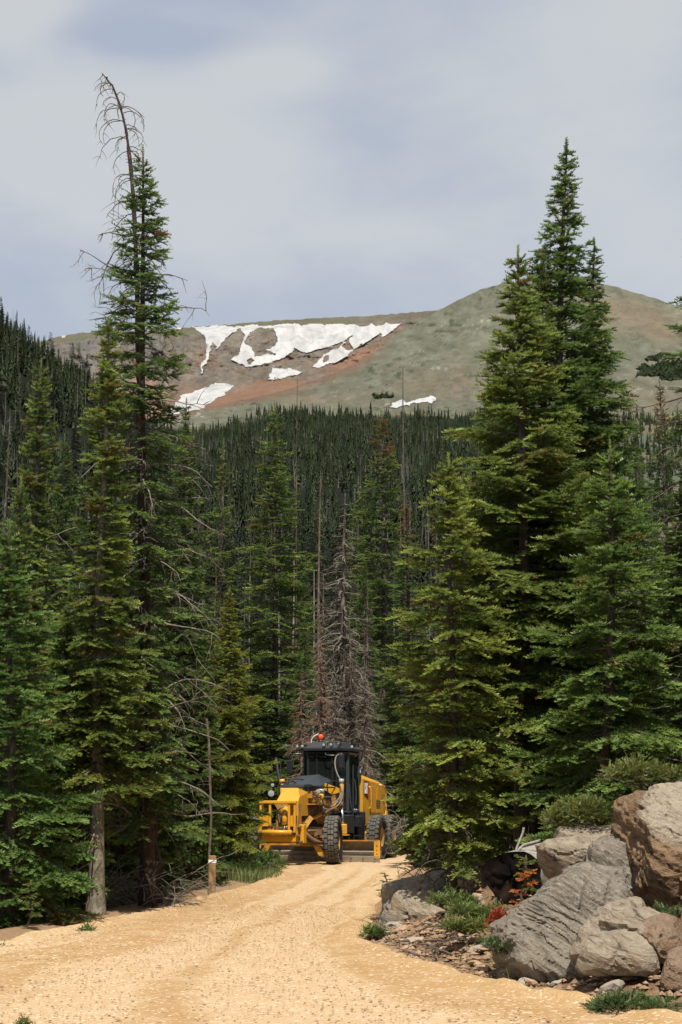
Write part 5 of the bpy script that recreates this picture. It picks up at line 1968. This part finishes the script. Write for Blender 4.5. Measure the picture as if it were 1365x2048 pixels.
# inside: seat, console, back wall
MB().box((0, 4.15, 1.95), (.52, .50, .16), ch=.04).box((0, 4.42, 2.42), (.50, .14, .90), (-.12, 0, 0), ch=.05).put('driver_seat', 'matt_black', cab)
MB().box((-.02, 3.35, 2.02), (.30, .18, .50), (-.3, 0, 0), ch=.03).put('console', 'matt_black', cab)
MB().box((.55, 4.66, 2.35), (.22, .05, 1.7)).box((-.58, 4.66, 2.35), (.36, .05, 1.7)).put('rear_panel', 'matt_black', cab)
MB().prism([(-.42, 1.42), (.42, 1.42), (.42, 1.98), (-.42, 1.98)], 'y', 4.58, 4.63).put('rear_panel', 'matt_black', cab)
# roof: flat visored slab with a raised cap
RF = [(-.60, 2.84), (.50, 2.84), (.79, 3.30), (.79, 4.80), (-.88, 4.80), (-.88, 3.30)]
roof = hull([(x, y, 3.36) for x, y in RF] + [(x, y, 3.43) for x, y in RF] + [(x * .96, y * .985 + .06, 3.47) for x, y in RF]).put('roof', 'black', cab)
hull([(-.62, 3.02, 3.46), (.52, 3.02, 3.46), (-.40, 3.12, 3.64), (.30, 3.12, 3.64), (-.62, 4.6, 3.46), (.62, 4.6, 3.46), (-.40, 4.5, 3.64), (.40, 4.5, 3.64)]).put('roof_cap', 'black', roof)
be = MB().rod((-.24, 3.5, 3.63), (-.24, 3.5, 3.70), .085, 14).put('beacon', 'black', cab, True)
MB().lathe([(3.70, .001), (3.70, .082), (3.86, .076), (3.885, .05), (3.89, .001)], 14, 'z', (-.24, 3.5, 0)).put('lens', 'amber', be, True)
for k in range(2):
    MB().box((-.24 + (-.03, .035)[k], 3.42, 3.785), (.006, .012, .13)).put('lens_rib', 'red', be)
MB().pipe([(-.50, 3.3, 3.58), (-.48, 3.3, 3.74), (-.40, 3.3, 3.84), (-.28, 3.4, 3.90)], .012).put('aerial', 'white', cab)
for x, y, z in ((-.86, 3.05, 3.50), (-.66, 2.95, 3.50), (.30, 2.86, 3.54), (.52, 2.90, 3.54), (.82, 3.4, 3.48), (.06, 2.86, 3.53)):
    wl = MB().box((x, y, z), (.11, .10, .12), ch=.025).put('work_light', 'black', cab)
    MB().lathe([(-.052, .045), (-.06, .001)], 10, 'y', (x, y, z)).put('lens', 'lens', wl)
MB().pipe([(.18, 2.86, 3.50), (.18, 2.80, 3.62), (.62, 2.80, 3.62), (.62, 2.86, 3.50)], .014, 5, 2).put('roof_rail', 'black', cab)
MB().pipe([(.10, 2.95, 3.32), (.10, 2.80, 3.22), (.40, 2.80, 3.20), (.42, 2.95, 3.22)], .02, 6, 2).put('grab_bar', 'slate', cab)
for sx, xx, yy, zz in ((-1, -1.06, 2.86, 2.86), (1, .66, 2.72, 3.02)):
    m0 = MB().box((xx, yy, zz), (.20, .09, .44), (0, 0, .15 * sx), ch=.04).put('mirror', 'matt_black', GR)
    x0 = -.55 if sx < 0 else .52
    MB().pipe([(x0, 2.98, 3.26), ((x0 + xx) / 2, 2.8, 3.27), (xx + .02 * sx, 2.82, 3.24), (xx, 2.86, 3.02)], .02, 6, 2).put('mirror_arm', 'black', m0)
MB().tube(np.array([(-1.02, 2.0, 2.24), (-1.16, 2.1, 2.6), (-1.30, 2.3, 3.14)]), .045, 8, True)
pl = MB()
pl.tube(np.array([(-1.05, 1.9, 1.6), (-1.06, 1.95, 2.24), (-1.16, 2.05, 2.6), (-1.30, 2.2, 3.12)]), .05, 8, True)
pl.put('side_post', 'matt_black', GR)
MB().rod((-1.02, 1.8, 2.2), (-1.0, 1.8, 3.05), .012, 6).put('whip_aerial', 'slate', GR)
# door, rails, steps and the dark boxes below the cab on the near side
dr = MB().box((.695, 3.95, 2.2), (.02, .06, 1.5)).put('door_bar', 'slate', GR)
MB().pipe([(.70, 3.46, 2.35), (.76, 3.46, 1.62), (.78, 3.55, 1.52), (.78, 4.25, 1.52), (.78, 4.4, 1.62), (.74, 4.4, 2.9)], .02, 6, 2).put('hand_rail', 'slate', GR)
MB().pipe([(.70, 4.1, 2.5), (.76, 4.1, 2.1), (.76, 4.02, 1.7)], .016, 6, 2).put('door_handle', 'slate', GR)
MB().box((.70, 3.3, 1.12), (.30, .5, .55), ch=.03).put('step_box', 'matt_black', GR)
for z in (.45, .75, 1.05):
    MB().box((.80, 3.9, z), (.24, .55, .04)).put('step', 'black', GR)
for y in (3.62, 4.18):
    MB().beam((.80, y, .42), (.76, y, 1.5), .05).put('step_hanger', 'black', GR)
MB().box((.62, 4.3, .92), (.5, .7, .9), ch=.04).put('fuel_tank', 'matt_black', GR)
MB().box((-.62, 4.3, .92), (.5, .7, .9), ch=.04).put('fuel_tank', 'matt_black', GR)
MB().box((.76, 4.62, 1.28), (.24, .3, .42), ch=.03).put('battery_box', 'black', GR)
MB().lathe([(-.08, .03), (-.05, .07), (.05, .07), (.08, .03)], 10, 'z', (.68, 4.25, 1.50)).put('filler_cap', 'lens', GR, True)
MB().box((0, 4.0, .95), (.9, 1.6, .5)).put('hitch_frame', 'black', GR)

# engine housing
HW = .75
hood = hull([(-HW, 4.90, 1.05), (HW, 4.90, 1.05), (-HW, 7.9, 1.10), (HW, 7.9, 1.10), (-HW, 4.90, 2.52), (HW, 4.90, 2.52), (-HW, 7.55, 2.36), (HW, 7.55, 2.36), (-HW, 7.95, 2.05), (HW, 7.95, 2.05),
             (-HW * .72, 4.90, 2.70), (HW * .72, 4.90, 2.70), (-HW * .72, 7.4, 2.50), (HW * .72, 7.4, 2.50)]).put('engine_housing', 'yellow', GR)
MB().box((0, 4.86, 2.58), (1.40, .16, .30), ch=.05).put('air_intake', 'matt_black', hood)
x_ = HW + .008
for y0, y1, z0, z1 in ((5.85, 6.55, 1.45, 2.30), (6.65, 7.30, 1.45, 2.25)):
    MB().box((HW, (y0 + y1) / 2, (z0 + z1) / 2), (.018, y1 - y0, z1 - z0), ch=.006).put('side_door', 'yellow', hood)
for y0, z0 in ((6.70, 1.75), (6.70, 1.30), (6.95, 1.75)):
    gl = MB().box((HW + .014, y0, z0), (.012, .20, .22)).put('louvre_panel', 'black', hood)
    for k in range(4):
        MB().box((HW + .024, y0, z0 - .08 + k * .053), (.010, .19, .022)).put('slat', 'yellow_dirty', gl)
MB().box((HW + .002, 5.80, 1.85), (.010, .012, 1.1)).put('panel_gap', 'matt_black', hood)
MB().box((HW + .002, 6.6, 1.40), (.010, 1.7, .012)).put('panel_gap', 'matt_black', hood)
MB().pipe([(HW, 5.62, 2.28), (HW + .08, 5.64, 2.26), (HW + .08, 5.66, 1.62), (HW, 5.66, 1.58)], .022, 6, 2).put('grab_rail', 'yellow', hood)
MB().pipe([(HW, 7.00, 2.36), (HW + .10, 7.02, 2.34), (HW + .10, 7.50, 2.24), (HW + .10, 7.52, 1.40), (HW + .10, 7.2, 1.36), (HW, 7.2, 1.36)], .024, 6, 2).put('grab_rail', 'yellow', hood)
MB().rod((HW + .02, 7.86, 1.9), (HW + .05, 7.86, 1.9), .05, 10).put('tail_light', 'red', hood)
# badge: white letters on a dark plate with a red flash
bd = hull([(HW + .004, 5.06, 2.46), (HW + .004, 5.60, 2.44), (HW + .004, 5.60, 1.98), (HW + .004, 5.52, 1.90), (HW + .004, 5.06, 2.02), (HW + .014, 5.06, 2.46), (HW + .014, 5.60, 2.44), (HW + .014, 5.60, 1.98), (HW + .014, 5.52, 1.90), (HW + .014, 5.06, 2.02)]).put('badge', 'matt_black', hood)
MB().prism([(5.45, 2.43), (5.58, 2.42), (5.58, 1.98), (5.51, 1.92), (5.45, 1.98)], 'x', HW + .015, HW + .019).put('red_flash', 'red', bd)


def letter(strokes, y0, w, z0, h):
    g = MB()
    for st_ in strokes:
        g.prism([(y0 + p * w, z0 + q * h) for p, q in st_], 'x', HW + .015, HW + .021)
    g.put('letter', 'white', bd)


letter([[(0, 0), (.34, 0), (.34, 1), (0, 1)], [(.34, .78), (1, .78), (1, 1), (.34, 1)], [(.34, 0), (1, 0), (1, .22), (.34, .22)], [(.72, .22), (1, .22), (1, .36), (.72, .36)], [(.72, .64), (1, .64), (1, .78), (.72, .78)]], 5.075, .105, 2.06, .34)
letter([[(0, 0), (.3, 0), (.62, 1), (.38, 1)], [(.7, 0), (1, 0), (.62, 1), (.38, 1)], [(.25, .22), (.75, .22), (.69, .42), (.31, .42)]], 5.193, .13, 2.06, .34)
letter([[(0, .76), (1, .76), (1, 1), (0, 1)], [(.33, 0), (.67, 0), (.67, .76), (.33, .76)]], 5.325, .11, 2.06, .34)
# tandem cases and rear
for sx in (-1, 1):
    MB().box((sx * .86, 5.92, .69), (.20, 2.1, .36), ch=.06).put('tandem_case', 'yellow_dirty', GR)
MB().box((0, 5.9, .95), (1.3, 2.9, .36), ch=.05).put('rear_frame', 'yellow_dirty', GR)
MB().box((0, 8.05, 1.25), (1.5, .3, .55), ch=.05).put('rear_bumper', 'yellow', GR)
MB().rod((.2, 6.6, 2.45), (.2, 6.6, 2.86), .07, 12).put('exhaust', 'black', GR, True)
# ================================================================== small things
M['needle_orange'] = foliage_mat('orange_needles', (.42, .13, .035), (.62, .25, .07), .3)
M['needle_red'] = foliage_mat('red_needles', (.30, .055, .025), (.50, .11, .045), .3)
M['juniper'] = foliage_mat('juniper_needles', (.065, .105, .04), (.17, .24, .08), .25)
M['juniper_y'] = foliage_mat('yellow_juniper_needles', (.12, .15, .04), (.27, .29, .075), .28)
M['grass'] = foliage_mat('grass_blades', (.10, .15, .045), (.20, .26, .09), .35)
M['log_wood'] = bark_mat('silvery_log_wood', (.28, .255, .215), (.40, .375, .32), (.20, .165, .12))
M['shade_end'] = simple('shade_painted_wood', (.008, .006, .005), .95, .05, 0, .5, 8, (.035, .022, .014), (.5, .75))  # near-black tone paints the shade on the log's cut face
M['post_wood'] = bark_mat('brown_post_wood', (.20, .115, .055), (.34, .215, .11), (.14, .075, .035))

# fallen log, cut end turned to the road; its shade is painted black
LG = at(1022, 1750, 18.9)
ax = norm(np.array([.52, .85, .07]))
lo = empty('log', LG)
tag(lo, 'large fallen grey log with its cut end in shade beside the pale ledge rock', 'log')
g = MB()
n_ = 24
pth = np.array([ax * t for t in np.linspace(0, 2.3, n_)])
g.tube(pth, .37, 26)
V = g.v[0]
cc = np.repeat(pth, 26, 0)
dv = V - cc
th_ = np.arctan2(dv[:, 2], dv[:, 0])
kk = 1 + .26 * fbm(np.cos(th_) * 1.4 + 3, np.sin(th_) * 1.4, V @ ax * .5, 3, 3) + .035 * fbm(np.cos(th_) * 14, np.sin(th_) * 14, V @ ax * 1.2, 3, 4)
kk *= 1 - .26 * sstep(.25, 1.0, dv[:, 2] / .385)
g.v[0] = cc + dv * kk[:, None]
obj('trunk', g.mesh('log_trunk', True), M['log_wood'], lo)
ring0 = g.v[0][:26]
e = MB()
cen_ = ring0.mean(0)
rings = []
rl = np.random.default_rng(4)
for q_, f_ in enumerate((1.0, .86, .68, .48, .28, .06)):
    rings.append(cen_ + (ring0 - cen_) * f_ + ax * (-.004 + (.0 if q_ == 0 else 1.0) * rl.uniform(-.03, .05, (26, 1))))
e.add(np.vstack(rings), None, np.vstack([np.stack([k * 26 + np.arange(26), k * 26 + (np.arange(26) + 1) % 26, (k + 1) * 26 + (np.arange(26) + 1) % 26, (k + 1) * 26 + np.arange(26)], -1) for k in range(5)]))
obj('shaded_cut_end', e.mesh('log_end', True), M['shade_end'], lo)

# marker post
PX_ = at(424, 1790, 30.2)
po = empty('marker_post', (PX_.x, PX_.y, gz(PX_.x, PX_.y) - .05), R(8))
tag(po, 'short brown wooden marker post with a white band at the left road edge', 'post')
Hp = at(424, 1711, 30.2).z - po.location.z
MB().box((0, 0, Hp / 2), (.14, .14, Hp), ch=.012).put('post', 'post_wood', po)
MB().box((0, 0, Hp - .105), (.146, .146, .055)).put('white_band', 'white', po)

# thin dead pole behind the post
rng5 = np.random.default_rng(55)
b0 = at(421, 1745, 30.9)
pts = np.array([at(419, 1800, 30.9), at(418, 1715, 30.9), at(424, 1640, 30.9), at(420, 1560, 30.9), at(419, 1490, 30.9), at(414, 1438, 30.9)]) - np.array(b0)
g = MB()
g.pipe(pts, .026, 6, 2)
tp = empty('dead_sapling', b0)
tag(tp, 'thin bare leaning pole rising behind the wooden marker post', 'dead sapling')
obj('stem', g.mesh('pole_stem', True), M['twig_dark'], tp)
w = Geo()
for k in range(14):
    i = rng5.uniform(.2, 2.4)
    dead_limb(w, np.array([0, 0, i]), (rng5.normal(), rng5.normal(), .2), rng5.uniform(.15, .4), .006, rng5, .5, 1, 3, 2)
obj('bare_limbs', w.mesh('pole_limbs', True), M['twig_dark'], tp)['kind'] = 'stuff'


def bush(name, w_, d_, h_, n, seed, sl=.07, w=.022, flat=.4):
    rng = np.random.default_rng(seed)
    P, D, T = [], [], []
    m = 9
    hubs = [(rng.uniform(-.38, .38) * w_, rng.uniform(-.38, .38) * d_, rng.uniform(.1, .45) * h_, rng.uniform(.55, 1)) for _ in range(m)]
    for i in range(n):
        hx, hy, hz, hr = hubs[rng.integers(m)]
        v = norm(rng.normal(0, 1, 3))
        v[2] = abs(v[2]) * .9 - .12
        r = rng.uniform(.45, 1.0) ** .6
        p = np.array([hx + v[0] * w_ * .30 * hr * r, hy + v[1] * d_ * .30 * hr * r, max(.01, hz + v[2] * h_ * .55 * hr * r)])
        P.append(p)
        D.append(norm(v * [1, 1, flat * 1.5] + [0, 0, .12] + rng.normal(0, .38, 3)))
        T.append(r ** 2)
    g = Geo()
    shoots(g, np.array(P), np.array(D), sl * rng.uniform(.7, 1.4, n), w * rng.uniform(.8, 1.2, n), np.array(T) * rng.uniform(.4, 1, n), (rng.random(n) < .03) * .6, rng, 3, 3)
    wood = Geo()
    for hx, hy, hz, hr in hubs:
        for q in range(4):
            e_ = np.array([hx + rng.normal(0, .16) * w_, hy + rng.normal(0, .16) * d_, hz + h_ * .2])
            wood.tube(np.array([[hx * .2, hy * .2, 0], [hx * .7, hy * .7, hz * .6], e_]), [.012, .009, .004], 3)
    return g.mesh(name + '_leaves', False, 'leaf'), wood.mesh(name + '_stems', True)


def put_bush(px, D, row, w_, d_, h_, n, seed, label, mat, cat='shrub', name='juniper_shrub', **k):
    """row None: on the ground"""
    x = at(px, 1700, D).x
    z = gz(x, D) if row is None else at(px, row, D).z
    o = empty(name, (x, D, z))
    tag(o, label, cat)
    f, s_ = bush(name + str(seed), w_, d_, h_, n, seed, **k)
    obj('foliage', f, M[mat], o)
    obj('stems', s_, M['twig_dark'], o)['kind'] = 'stuff'
    return o


put_bush(1166, 18.9, 1672, .95, .8, .62, 1500, 1, 'yellow green juniper above the pale ledge rock left of the brown boulder', 'juniper_y')
put_bush(1300, 18.6, 1580, 1.1, .8, .5, 1200, 2, 'yellowish low shrub behind the top of the brown boulder', 'juniper_y')
put_bush(1262, 13.1, None, .66, .5, .28, 1500, 3, 'low green ground juniper in front of the rocks at lower right', 'juniper', sl=.05, w=.017)
put_bush(742, 20.0, None, .34, .3, .20, 260, 4, 'tiny green seedling at the right edge of the gravel road', 'needle', 'seedling', 'seedling')
put_bush(905, 20.0, 1822, .62, .5, .30, 600, 5, 'small green fir clump at the foot of the slender dark trunk', 'needle', 'seedling', 'fir_seedling')
put_bush(955, 18.2, 1846, .55, .5, .28, 600, 6, 'small green fir clump left of the red dying seedling', 'needle', 'seedling', 'fir_seedling')
put_bush(935, 17.3, 1868, .5, .4, .20, 420, 7, 'low yellowish green plants on the dirt bank below the fir clumps', 'juniper_y', 'plant', 'low_plant')
put_bush(1005, 16.6, 1865, .24, .25, .34, 300, 8, 'bright red dying seedling left of the grey slab', 'needle_red', 'seedling', 'fir_seedling', sl=.06)
put_bush(1000, 15.2, 1905, .3, .3, .14, 240, 9, 'low green sprigs on the dirt below the red seedling', 'juniper', 'plant', 'low_plant', sl=.05)
put_bush(60, 12.5, None, .11, .11, .10, 120, 10, 'small weed with yellow green leaves at the bottom left corner', 'juniper_y', 'weed', 'weed', sl=.04)
put_bush(2, 12.7, None, .14, .10, .09, 110, 11, 'dark weed cut by the left border at the bottom', 'juniper', 'weed', 'weed', sl=.04)
put_bush(6, 19.2, None, .28, .2, .10, 160, 12, 'low grey green tuft at the left end of the road edge', 'juniper', 'plant', 'low_plant')
put_bush(500, 39.5, None, 1.5, 1.0, .75, 900, 13, 'green shrub beside the left front wheel of the grader', 'shrub', 'shrub', 'shrub', sl=.13, w=.04)
put_bush(470, 36.5, None, 1.1, 1.0, .5, 600, 14, 'low green shrub right of the marker post', 'shrub', 'shrub', 'shrub', sl=.11, w=.035)
put_bush(182, 21.6, None, .25, .2, .2, 120, 15, 'bright green sprig at the foot of the bare grey trunk', 'shrub', 'shrub', 'shrub', sl=.08)
put_bush(1345, 15.2, None, .4, .3, .16, 260, 16, 'sprigs between the stones at the right border', 'juniper', 'plant', 'low_plant', sl=.05)

# small stepped fir with orange needles before the black log end
for px, top, base, D, mat, lab, sd in ((1048, 1752, 1822, 17.5, 'needle_orange', 'small orange needled fir in front of the black log end', 71), (1057, 1722, 1790, 17.9, 'needle', 'small green fir against the log just right of its black end', 72),
                                       (772, 1752, 1800, 30, 'needle', 'small fir sprig behind the pale boulder at the road bend', 73), (60, 1770, 1850, 21.5, 'needle', 'small spruce at the lower left road edge', 74)):
    p0, p1 = at(px, base, D), at(px, top, D)
    H = p1.z - p0.z
    ms = make_spruce('seedling%d' % sd, H, [(0, .17 if H < .6 else .4), (.6, .12 if H < .6 else .3), (1, .02)], .12, sd, r0=.012, dens=22 if H < .6 else 14, sp=.05, sl=.055, w=.022, pitch=(0, .2), droop=(.05, .0), gap=.02)
    put_tree('fir_seedling', ms, p0, 0, lab, needle=mat, cat='seedling', tint=(1, 1, 1) if 'orange' in mat else (1.1, 1.05, .8))


# grass tuft by the left front wheel
def grass(name, cx, cy, rx, ry, n, seed, h=(.12, .34)):
    rng = np.random.default_rng(seed)
    th, r = rng.uniform(0, 6.28, n), np.sqrt(rng.random(n))
    x, y = cx + rx * r * np.cos(th), cy + ry * r * np.sin(th)
    z = ground(x, y) - .01
    hh = rng.uniform(*h, n)
    az = rng.uniform(0, 6.28, n)
    ln = rng.uniform(.1, .7, n) * hh
    ww = rng.uniform(.004, .009, n)
    dx, dy = np.cos(az), np.sin(az)
    b0 = np.stack([x - dy * ww, y + dx * ww, z], -1)
    b1 = np.stack([x + dy * ww, y - dx * ww, z], -1)
    m0 = np.stack([x + dx * ln * .35 - dy * ww * .8, y + dy * ln * .35 + dx * ww * .8, z + hh * .6], -1)
    m1 = np.stack([x + dx * ln * .35 + dy * ww * .8, y + dy * ln * .35 - dx * ww * .8, z + hh * .6], -1)
    t_ = np.stack([x + dx * ln, y + dy * ln, z + hh], -1)
    V = np.stack([b0, b1, m0, m1, t_], 1).reshape(-1, 3)
    T = (np.array([[0, 1, 3], [0, 3, 2], [2, 3, 4]])[None] + (np.arange(n) * 5)[:, None, None]).reshape(-1, 3)
    A = np.stack([np.repeat(rng.uniform(0, 1, (n, 1)), 5, 1) * [0.2, .2, .6, .6, 1], np.repeat(rng.uniform(0, .25, (n, 1)), 5, 1), np.repeat(rng.random((n, 1)), 5, 1), np.ones((n, 5))], -1).reshape(-1, 4)
    return obj(name, mesh_np(name, V, T, None, False, {'leaf': A}), M['grass'])


tag(grass('grass', -2.05, 38.2, .62, 3.4, 3600, 5), 'bright green grass on the verge by the left front wheel of the grader', kind='stuff')
tag(grass('grass', 2.0, 17.0, .8, 2.4, 260, 6, (.06, .2)), 'thin dry grass on the bank between the stones', kind='stuff')


# heap of fallen dead sticks round the red trunk
def sticks(name, cx, cy, rx, ry, n, seed, label, L=(.5, 1.7), mat='dead_wood', up=(.1, 1.1)):
    rng = np.random.default_rng(seed)
    g = Geo()
    for k in range(n):
        x, y = cx + rng.uniform(-rx, rx), cy + rng.uniform(-ry, ry)
        az = rng.uniform(0, 6.28)
        dead_limb(g, (x, y, gz(x, y) + rng.uniform(0, .15)), (math.cos(az), math.sin(az) * .6, rng.uniform(*up)), rng.uniform(*L), rng.uniform(.006, .016), rng, .7, 1, 4, 4, .28)
    return tag(obj(name, g.mesh(name, True), M[mat]), label, kind='stuff')


sticks('dead_sticks', -3.65, 27.2, .85, 1.1, 95, 9, 'tangle of bare dead sticks round the red trunk at the road edge')
sticks('dead_sticks', -3.5, 33.0, .6, 2.0, 45, 10, 'bare dead sticks behind the marker post', (.5, 1.5), 'twig_dark')
sticks('dead_sticks', 1.25, 18.2, .7, 1.6, 46, 11, 'dry twigs lying over the dirt bank below the fir clumps', (.2, .6), 'twig_dark', (.0, .5))
sticks('dead_sticks', 2.6, 30.0, 1.3, 3.0, 50, 12, 'dead brush under the spruces right of the road', (.5, 1.4), 'twig_dark')


def limb_thing(label, segs, seed, mat='log_wood', r=.02, twigs=3):
    rng = np.random.default_rng(seed)
    o0 = np.array(segs[0][0])
    g = MB()
    for s_ in segs:
        g.pipe(np.array(s_) - o0, r, 6, 2)
        for k in range(twigs):
            i = rng.integers(0, len(s_))
            dead_limb(g, np.array(s_[i]) - o0, rng.normal(0, 1, 3), rng.uniform(.08, .25), r * .3, rng, .3, 0, 3, 1)
    o = obj('dead_branch', g.mesh('dead_branch', True), M[mat], None, o0)
    return tag(o, label, 'branch')


D_ = 18.9
limb_thing('pale forked dead branch sticking up behind the log', [[at(1030, 1712, D_), at(1036, 1690, D_), at(1046, 1668, D_), at(1048, 1655, D_)], [at(1035, 1703, D_), at(1046, 1690, D_), at(1062, 1686, D_), at(1082, 1681, D_)]], 1, r=.016, twigs=1)
g = Geo()
rng5 = np.random.default_rng(8)
for k in range(26):
    dead_limb(g, (rng5.uniform(0, .25), rng5.uniform(-.2, .2), rng5.uniform(0, .5)), (-.8 + rng5.normal(0, .5), rng5.normal(0, .5), rng5.uniform(-.3, .6)), rng5.uniform(.4, 1.1), .011, rng5, .9, 2, 3, 4, .34)
p_ = at(800, 1668, 44.2)
tag(obj('dead_branch', g.mesh('dead_brush', True), M['dead_wood'], None, p_), 'grey dead brush hanging in front of the right rear wheel of the grader', 'branch')
